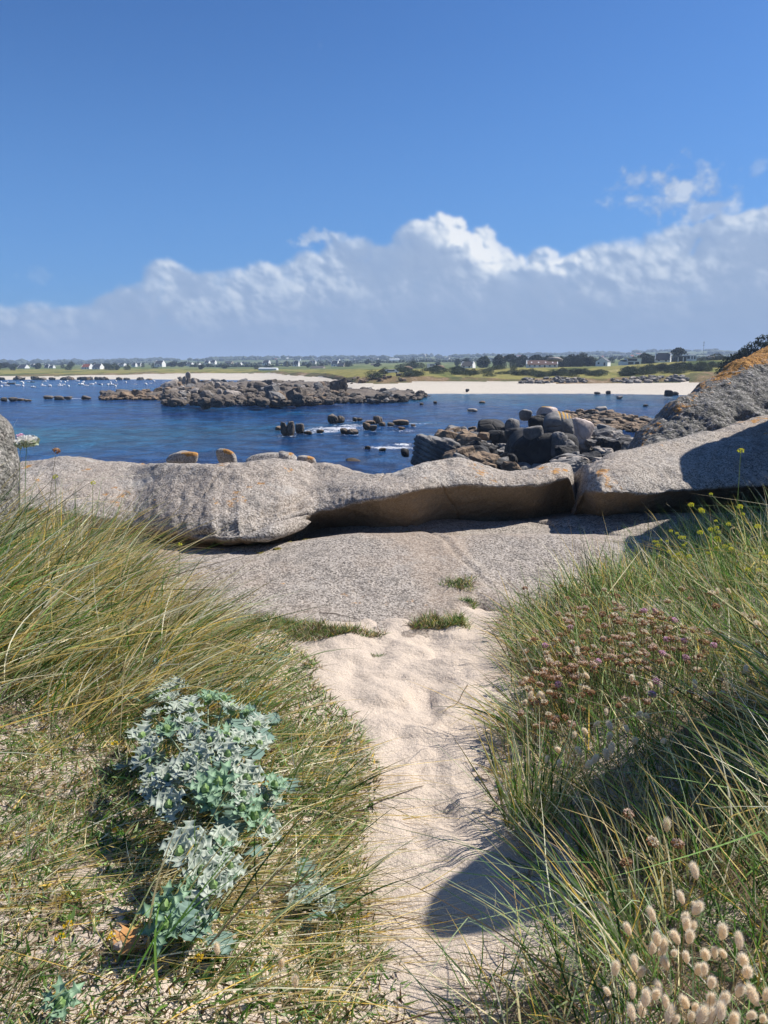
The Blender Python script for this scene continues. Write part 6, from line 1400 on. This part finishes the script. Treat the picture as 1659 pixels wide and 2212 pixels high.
def bunny():
    D, Fc = ico(3); V = D * [0.21, 0.21, 0.5] * (1 - 0.28 * D[:, 2:3]) + [0, 0, 0.5]
    r = np.random.default_rng(5); n = 800; d = unit(r.normal(size=(n, 3))); c = d * [0.21, 0.21, 0.5] * (1 - 0.28 * d[:, 2:3]) + [0, 0, 0.5]
    a = unit(d * [1, 1, 0.3] + [0, 0, 2.0]); b = unit(np.cross(a, r.normal(size=(n, 3)))); s = r.uniform(0.10, 0.34, (n, 1))
    hv = np.stack([c - b * 0.008, c + b * 0.008, c + a * s + d * 0.05], 1).reshape(-1, 3)
    Vv = np.vstack([V, hv]); Ff = np.vstack([Fc, np.arange(3 * n).reshape(-1, 3) + len(V)])
    C = np.vstack([np.tile([0.86, 0.71, 0.50], (len(V), 1)) * (1 + 0.3 * vn(V * 9, 3))[:, None], np.tile([0.95, 0.86, 0.70], (3 * n, 1))])
    return mesh('seed_head', Vv, Ff, M['petal'], col=C)
bun = bunny()
near = [(1245, 575), (1168, 720), (1230, 780), (1250, 755), (1000, 822), (1175, 830), (1185, 875), (1210, 885), (1200, 945), (1140, 950), (1395, 920), (1495, 980), (860, 900), (1020, 960), (985, 1010), (1055, 1000), (1030, 1015), (1110, 1020), (1190, 1060), (1080, 1100),
 (1295, 1040), (1350, 1035), (1410, 1030), (1250, 1125), (1290, 1130), (1520, 1075), (1530, 1140), (890, 1105), (915, 1140), (772, 1130), (1325, 1205), (745, 1245), (878, 1265), (1000, 1270), (1040, 1245), (1070, 1320), (948, 1310), (930, 1370), (880, 1390), (1190, 1320), (1230, 1340),
 (1320, 1310), (1385, 1300), (1480, 1250), (1590, 1300), (1640, 1280), (1210, 1400), (1260, 1405), (1310, 1415), (1385, 1390), (1080, 1405), (1115, 1415), (1540, 1380), (1450, 1420), (1620, 1400)]
for a, b in near:
    x, y = 1037 + a * 0.375, 1670 + b * 0.375; hgt_ = PR.uniform(0.30, 0.40)
    stalked('bunny_tail', 'seed_head', x, y + 10, near_Y(x, y, hgt_), bun, PR.uniform(0.018, 0.033), 'fluffy cream bunny tail grass head in the bottom right corner', 'grass flower', 'bunny tail grasses in the bottom right corner', rootoff=(PR.normal() * 0.03, PR.normal() * 0.03 + 0.02), wid=0.0009, col=(0.42, 0.30, 0.14), tilt=0.55)
stalked('bunny_tail', 'seed_head', 1037 + 1075 * 0.375, 1670 + 330 * 0.375, 1.95, bun, 0.036, 'lone bunny tail head well above the bottom right group', 'grass flower', None, wid=0.0009, col=(0.42, 0.30, 0.14))
for a, b in [(250, 860), (283, 950), (330, 945), (370, 950), (560, 695), (580, 900), (625, 835), (870, 850), (1040, 890), (990, 890), (725, 1048), (615, 1155), (535, 1180), (655, 1113), (740, 1190), (755, 1130), (850, 1145), (905, 1060), (460, 1260), (380, 1320), (450, 1345), (610, 1350), (645, 1325), (580, 1275), (755, 1265), (730, 1300),
             (1045, 1215), (885, 1210), (1370, 350), (1440, 345), (1400, 410), (1580, 545), (1610, 535), (1525, 800), (1240, 890), (970, 1070), (250, 985)]:
    x, y = 1037 + a * 0.375, 1152 + b * 0.375
    stalked('bunny_tail', 'seed_head', x, y, near_Y(x, y, PR.uniform(0.18, 0.26)), bun, PR.uniform(0.024, 0.034), 'small cream bunny tail grass head scattered in the right bank grass', 'grass flower', 'bunny tail grasses scattered on the right bank', wid=0.0009, col=(0.36, 0.30, 0.14), tilt=0.7)
for x, y, lb in [(608, 2086, 'cream bunny tail head left of the path near the bottom, upper one'), (638, 2130, 'cream bunny tail head left of the path near the bottom, lower one'), (470, 2060, 'cream bunny tail head beside the lower sea holly')]:
    stalked('bunny_tail', 'seed_head', x, y, near_Y(x, y, 0.12), bun, 0.028, lb, 'grass flower', None, wid=0.0009, col=(0.42, 0.30, 0.14))
def yellow_plant(x, y, Yq, n, label, hs=0.022, off=(0.1, 0.0)):
    """upright thin-stemmed plant with small yellow flower clusters at its tips"""
    p = np.array(atY(x, y, Yq), float); b = np.array([p[0] + off[0], p[1] + off[1], 0]); b[2] = float(G(b[0], b[1])); root = empty('yellow_flower_plant', b)
    V, Fc = tube(qbez(np.zeros(3), (p - b) * [0.2, 0.2, 0.6], p - b, 10), 0.0028, 0.0014, 5)
    st = obj('stem', mesh('stem', V, Fc, M['leaf'], col=np.tile((0.20, 0.30, 0.08), (len(V), 1))), root); obj('flower_cluster', yel, root, loc=p - b, scale=hs * 1.15)
    for k in range(n):
        t = PR.uniform(0.45, 0.9); q0 = qbez(np.zeros(3), (p - b) * [0.2, 0.2, 0.6], p - b, 20)[int(t * 19)]; q1 = q0 + np.array([PR.normal() * 0.09, PR.normal() * 0.06, PR.uniform(0.06, 0.16)])
        V, Fc = tube(qbez(q0, q0 * 0.4 + q1 * 0.6 + [0, 0, -0.02], q1, 6), 0.0016, 0.001, 4); obj('branch', mesh('branch', V, Fc, M['leaf'], col=np.tile((0.22, 0.32, 0.09), (len(V), 1))), root)
        obj('flower_cluster', yel, root, loc=q1, scale=hs * PR.uniform(0.6, 1.0))
    return tag(root, label, 'flower', 'yellow-flowered plants on the right bank')
O5 = lambda a, b: (1198 + a * 0.2778, 714 + b * 0.2778)
for i, ((a, b), Yq, n, lb, off) in enumerate([((1446, 935), 3.9, 0, 'tallest yellow flower, alone on a long stem against the shaded boulder', (0.06, 0.1)), ((1438, 1370), 4.0, 1, 'yellow flower on a tall stem just below the tallest one', (0.12, 0.0)), ((1060, 1355), 4.3, 1, 'leftmost of the tall yellow flowers, against the dark overhang', (0.35, 0.0)),
    ((1145, 1405), 4.3, 2, 'yellow flower right of the leftmost tall one', (0.22, 0)), ((1130, 1570), 4.3, 3, 'branched yellow flower plant over the shaded slab', (0.2, 0)), ((1225, 1550), 4.4, 1, 'yellow flower over the shaded slab, right of the branched one', (0.1, 0)), ((1262, 1615), 4.3, 1, 'small yellow flower at the upper edge of the bank grass', (0.1, 0)),
    ((1578, 1525), 4.0, 0, 'yellow flower near the right edge above the grass', (0.06, 0)), ((978, 1610), 4.7, 2, 'yellow flower pair at the left of the yellow-flowered patch', (0.08, 0)), ((800, 1670), 5.0, 3, 'leftmost yellow flower plant beside the granite slab', (0.06, 0)), ((890, 1720), 4.9, 3, 'low yellow flower plant second from the slab', (0.05, 0)),
    ((960, 1780), 4.7, 4, 'bright bushy yellow flower plant in the middle of the patch', (0.03, 0)), ((1045, 1755), 4.6, 2, 'yellow flowers right of the bushy plant', (0.05, 0)), ((1375, 1700), 4.3, 2, 'yellow flowers low at the right of the patch', (0.08, 0)), ((1320, 1680), 4.4, 2, 'yellow flowers between the branched plant and the right edge', (0.05, 0)), ((1640, 1760), 4.0, 1, 'yellow flower cut by the right edge', (0.05, 0)), ((1500, 1860), 4.0, 1, 'pale yellow flower low by the right edge', (0.05, 0))]):
    x, y = O5(a, b); yellow_plant(x, y, Yq, n, lb, off=off)
for x, y, Yq, lb in [(119, 1030, 3.9, 'yellow flower on the left bank under the white umbel'), (201, 1043, 4.1, 'yellow flower above the left marram against the long boulder'), (389, 1176, 4.4, 'single yellow flower in front of the left end of the overhang')]:
    stalked('yellow_flower_plant', 'flower_cluster', x, y, Yq, yel, 0.020, lb, 'flower', None, rootoff=(-0.03, 0.0))
stalked('wild_carrot', 'umbel', 58, 955, 3.9, umb, 0.085, 'white wild carrot umbel beside the left edge boulder, against the sea', 'flower', None, rootoff=(-0.02, -0.1), wid=0.002, tilt=0.15, col=(0.2, 0.3, 0.12))
stalked('thrift_flower', 'flower_head', 45, 944, 3.95, thr_pink, 0.035, 'pink flower touching the white umbel at the left', 'flower', None, rootoff=(-0.02, -0.1), wid=0.0018)
stalked('seed_stalk', 'seed_head', 122, 974, 3.9, thr[2], 0.030, 'small dark dried seed head against the sea at left', 'dried flower', None, rootoff=(-0.12, -0.1), wid=0.0016, col=(0.16, 0.13, 0.07))
for x, y, lb in [(10, 1475, 'orange-yellow flower at the left edge in the marram'), (248, 1606, 'small yellow flower left of the sea holly'), (283, 1630, 'left of three tiny yellow flowers beside the sea holly'), (294, 1631, 'middle of three tiny yellow flowers beside the sea holly'), (308, 1632, 'right of three tiny yellow flowers beside the sea holly'), (424, 1792, 'bright yellow flower in front of the dark base of the sea holly'), (565, 1687, 'tiny yellow flower at the right of the large sea holly'), (250, 1790, 'yellow flower in the low turf left of the lower sea holly'), (240, 2020, 'yellow flower in the brown moss at the bottom left'), (147, 1998, 'yellow flower beside the bare sand at the bottom left'), (430, 2068, 'yellow flower near the stem of the lower sea holly'), (130, 2025, 'yellow flower left of the brown moss')]:
    stalked('birdsfoot_flower', 'flower_head', x, y, near_Y(x, y, 0.06), gold, 0.018, lb, 'flower', None, wid=0.001, mixed=0.02)
# snail shell and fallen yellow leaf at the bottom left
Vv, Fc = ico(3); ang = np.arctan2(Vv[:, 1], Vv[:, 0]); Vs_ = Vv * [1, 1, 0.75] * (1 + 0.12 * np.sin(np.clip(Vv[:, 2], -1, 1) * 9 + ang))[:, None]
p = gpt(258, 2065); tag(obj('snail_shell', mesh('snail_shell', Vs_ * 0.013, Fc, M['petal'], col=np.tile([0.62, 0.52, 0.42], (len(Vs_), 1)) * (1 + 0.2 * np.sin(ang * 2 + Vv[:, 2] * 7))[:, None]), loc=p + [0, 0, 0.03]), 'cream snail shell on a yellowing spiny leaf at the bottom left', 'snail shell')
yl = spiny(width=0.6, teeth=((0.22, 0.5), (0.48, 0.6), (0.74, 0.5), (0.93, 0.26)), c_in=(0.50, 0.45, 0.14), c_out=(0.55, 0.28, 0.10), dent=0.7)
tag(obj('withered_leaf', mesh('leaf', yl[0] * 0.075, yl[1], M['leaf'], col=yl[2]), loc=gpt(262, 2075) + [0, 0, 0.018], rot=(0.1, -0.25, 1.3)), 'yellowing spiny leaf under the snail shell', 'leaf')
# thin roots and twigs on the sand
for i, (x0, y0, x1, y1, lb) in enumerate([(690, 1330, 900, 1500, 'dark curved root at the edge of the slab'), (1010, 1480, 960, 1540, 'short twig lying on the path'), (1085, 1690, 1060, 1760, 'bent twig on the sand near the right rim'), (730, 1770, 915, 1700, 'thin stalk lying across the left rim of the path')]):
    a, b = gpt(x0, y0), gpt(x1, y1)
    if i == 0: b = a + [0.28, -0.10, 0.0]
    m_ = (a + b) / 2 + [0.03, 0.03, 0.012]; ps = qbez(a, m_, b, 10); ps[:, 2] = np.maximum(G(ps[:, 0], ps[:, 1]), slabz(ps[:, 0], ps[:, 1])) + 0.004
    V, Fc = tube(ps, 0.0022, 0.0012, 5); tag(obj('twig', mesh('twig', V, Fc, M['bark'], origin=a), loc=a), lb, 'twig')
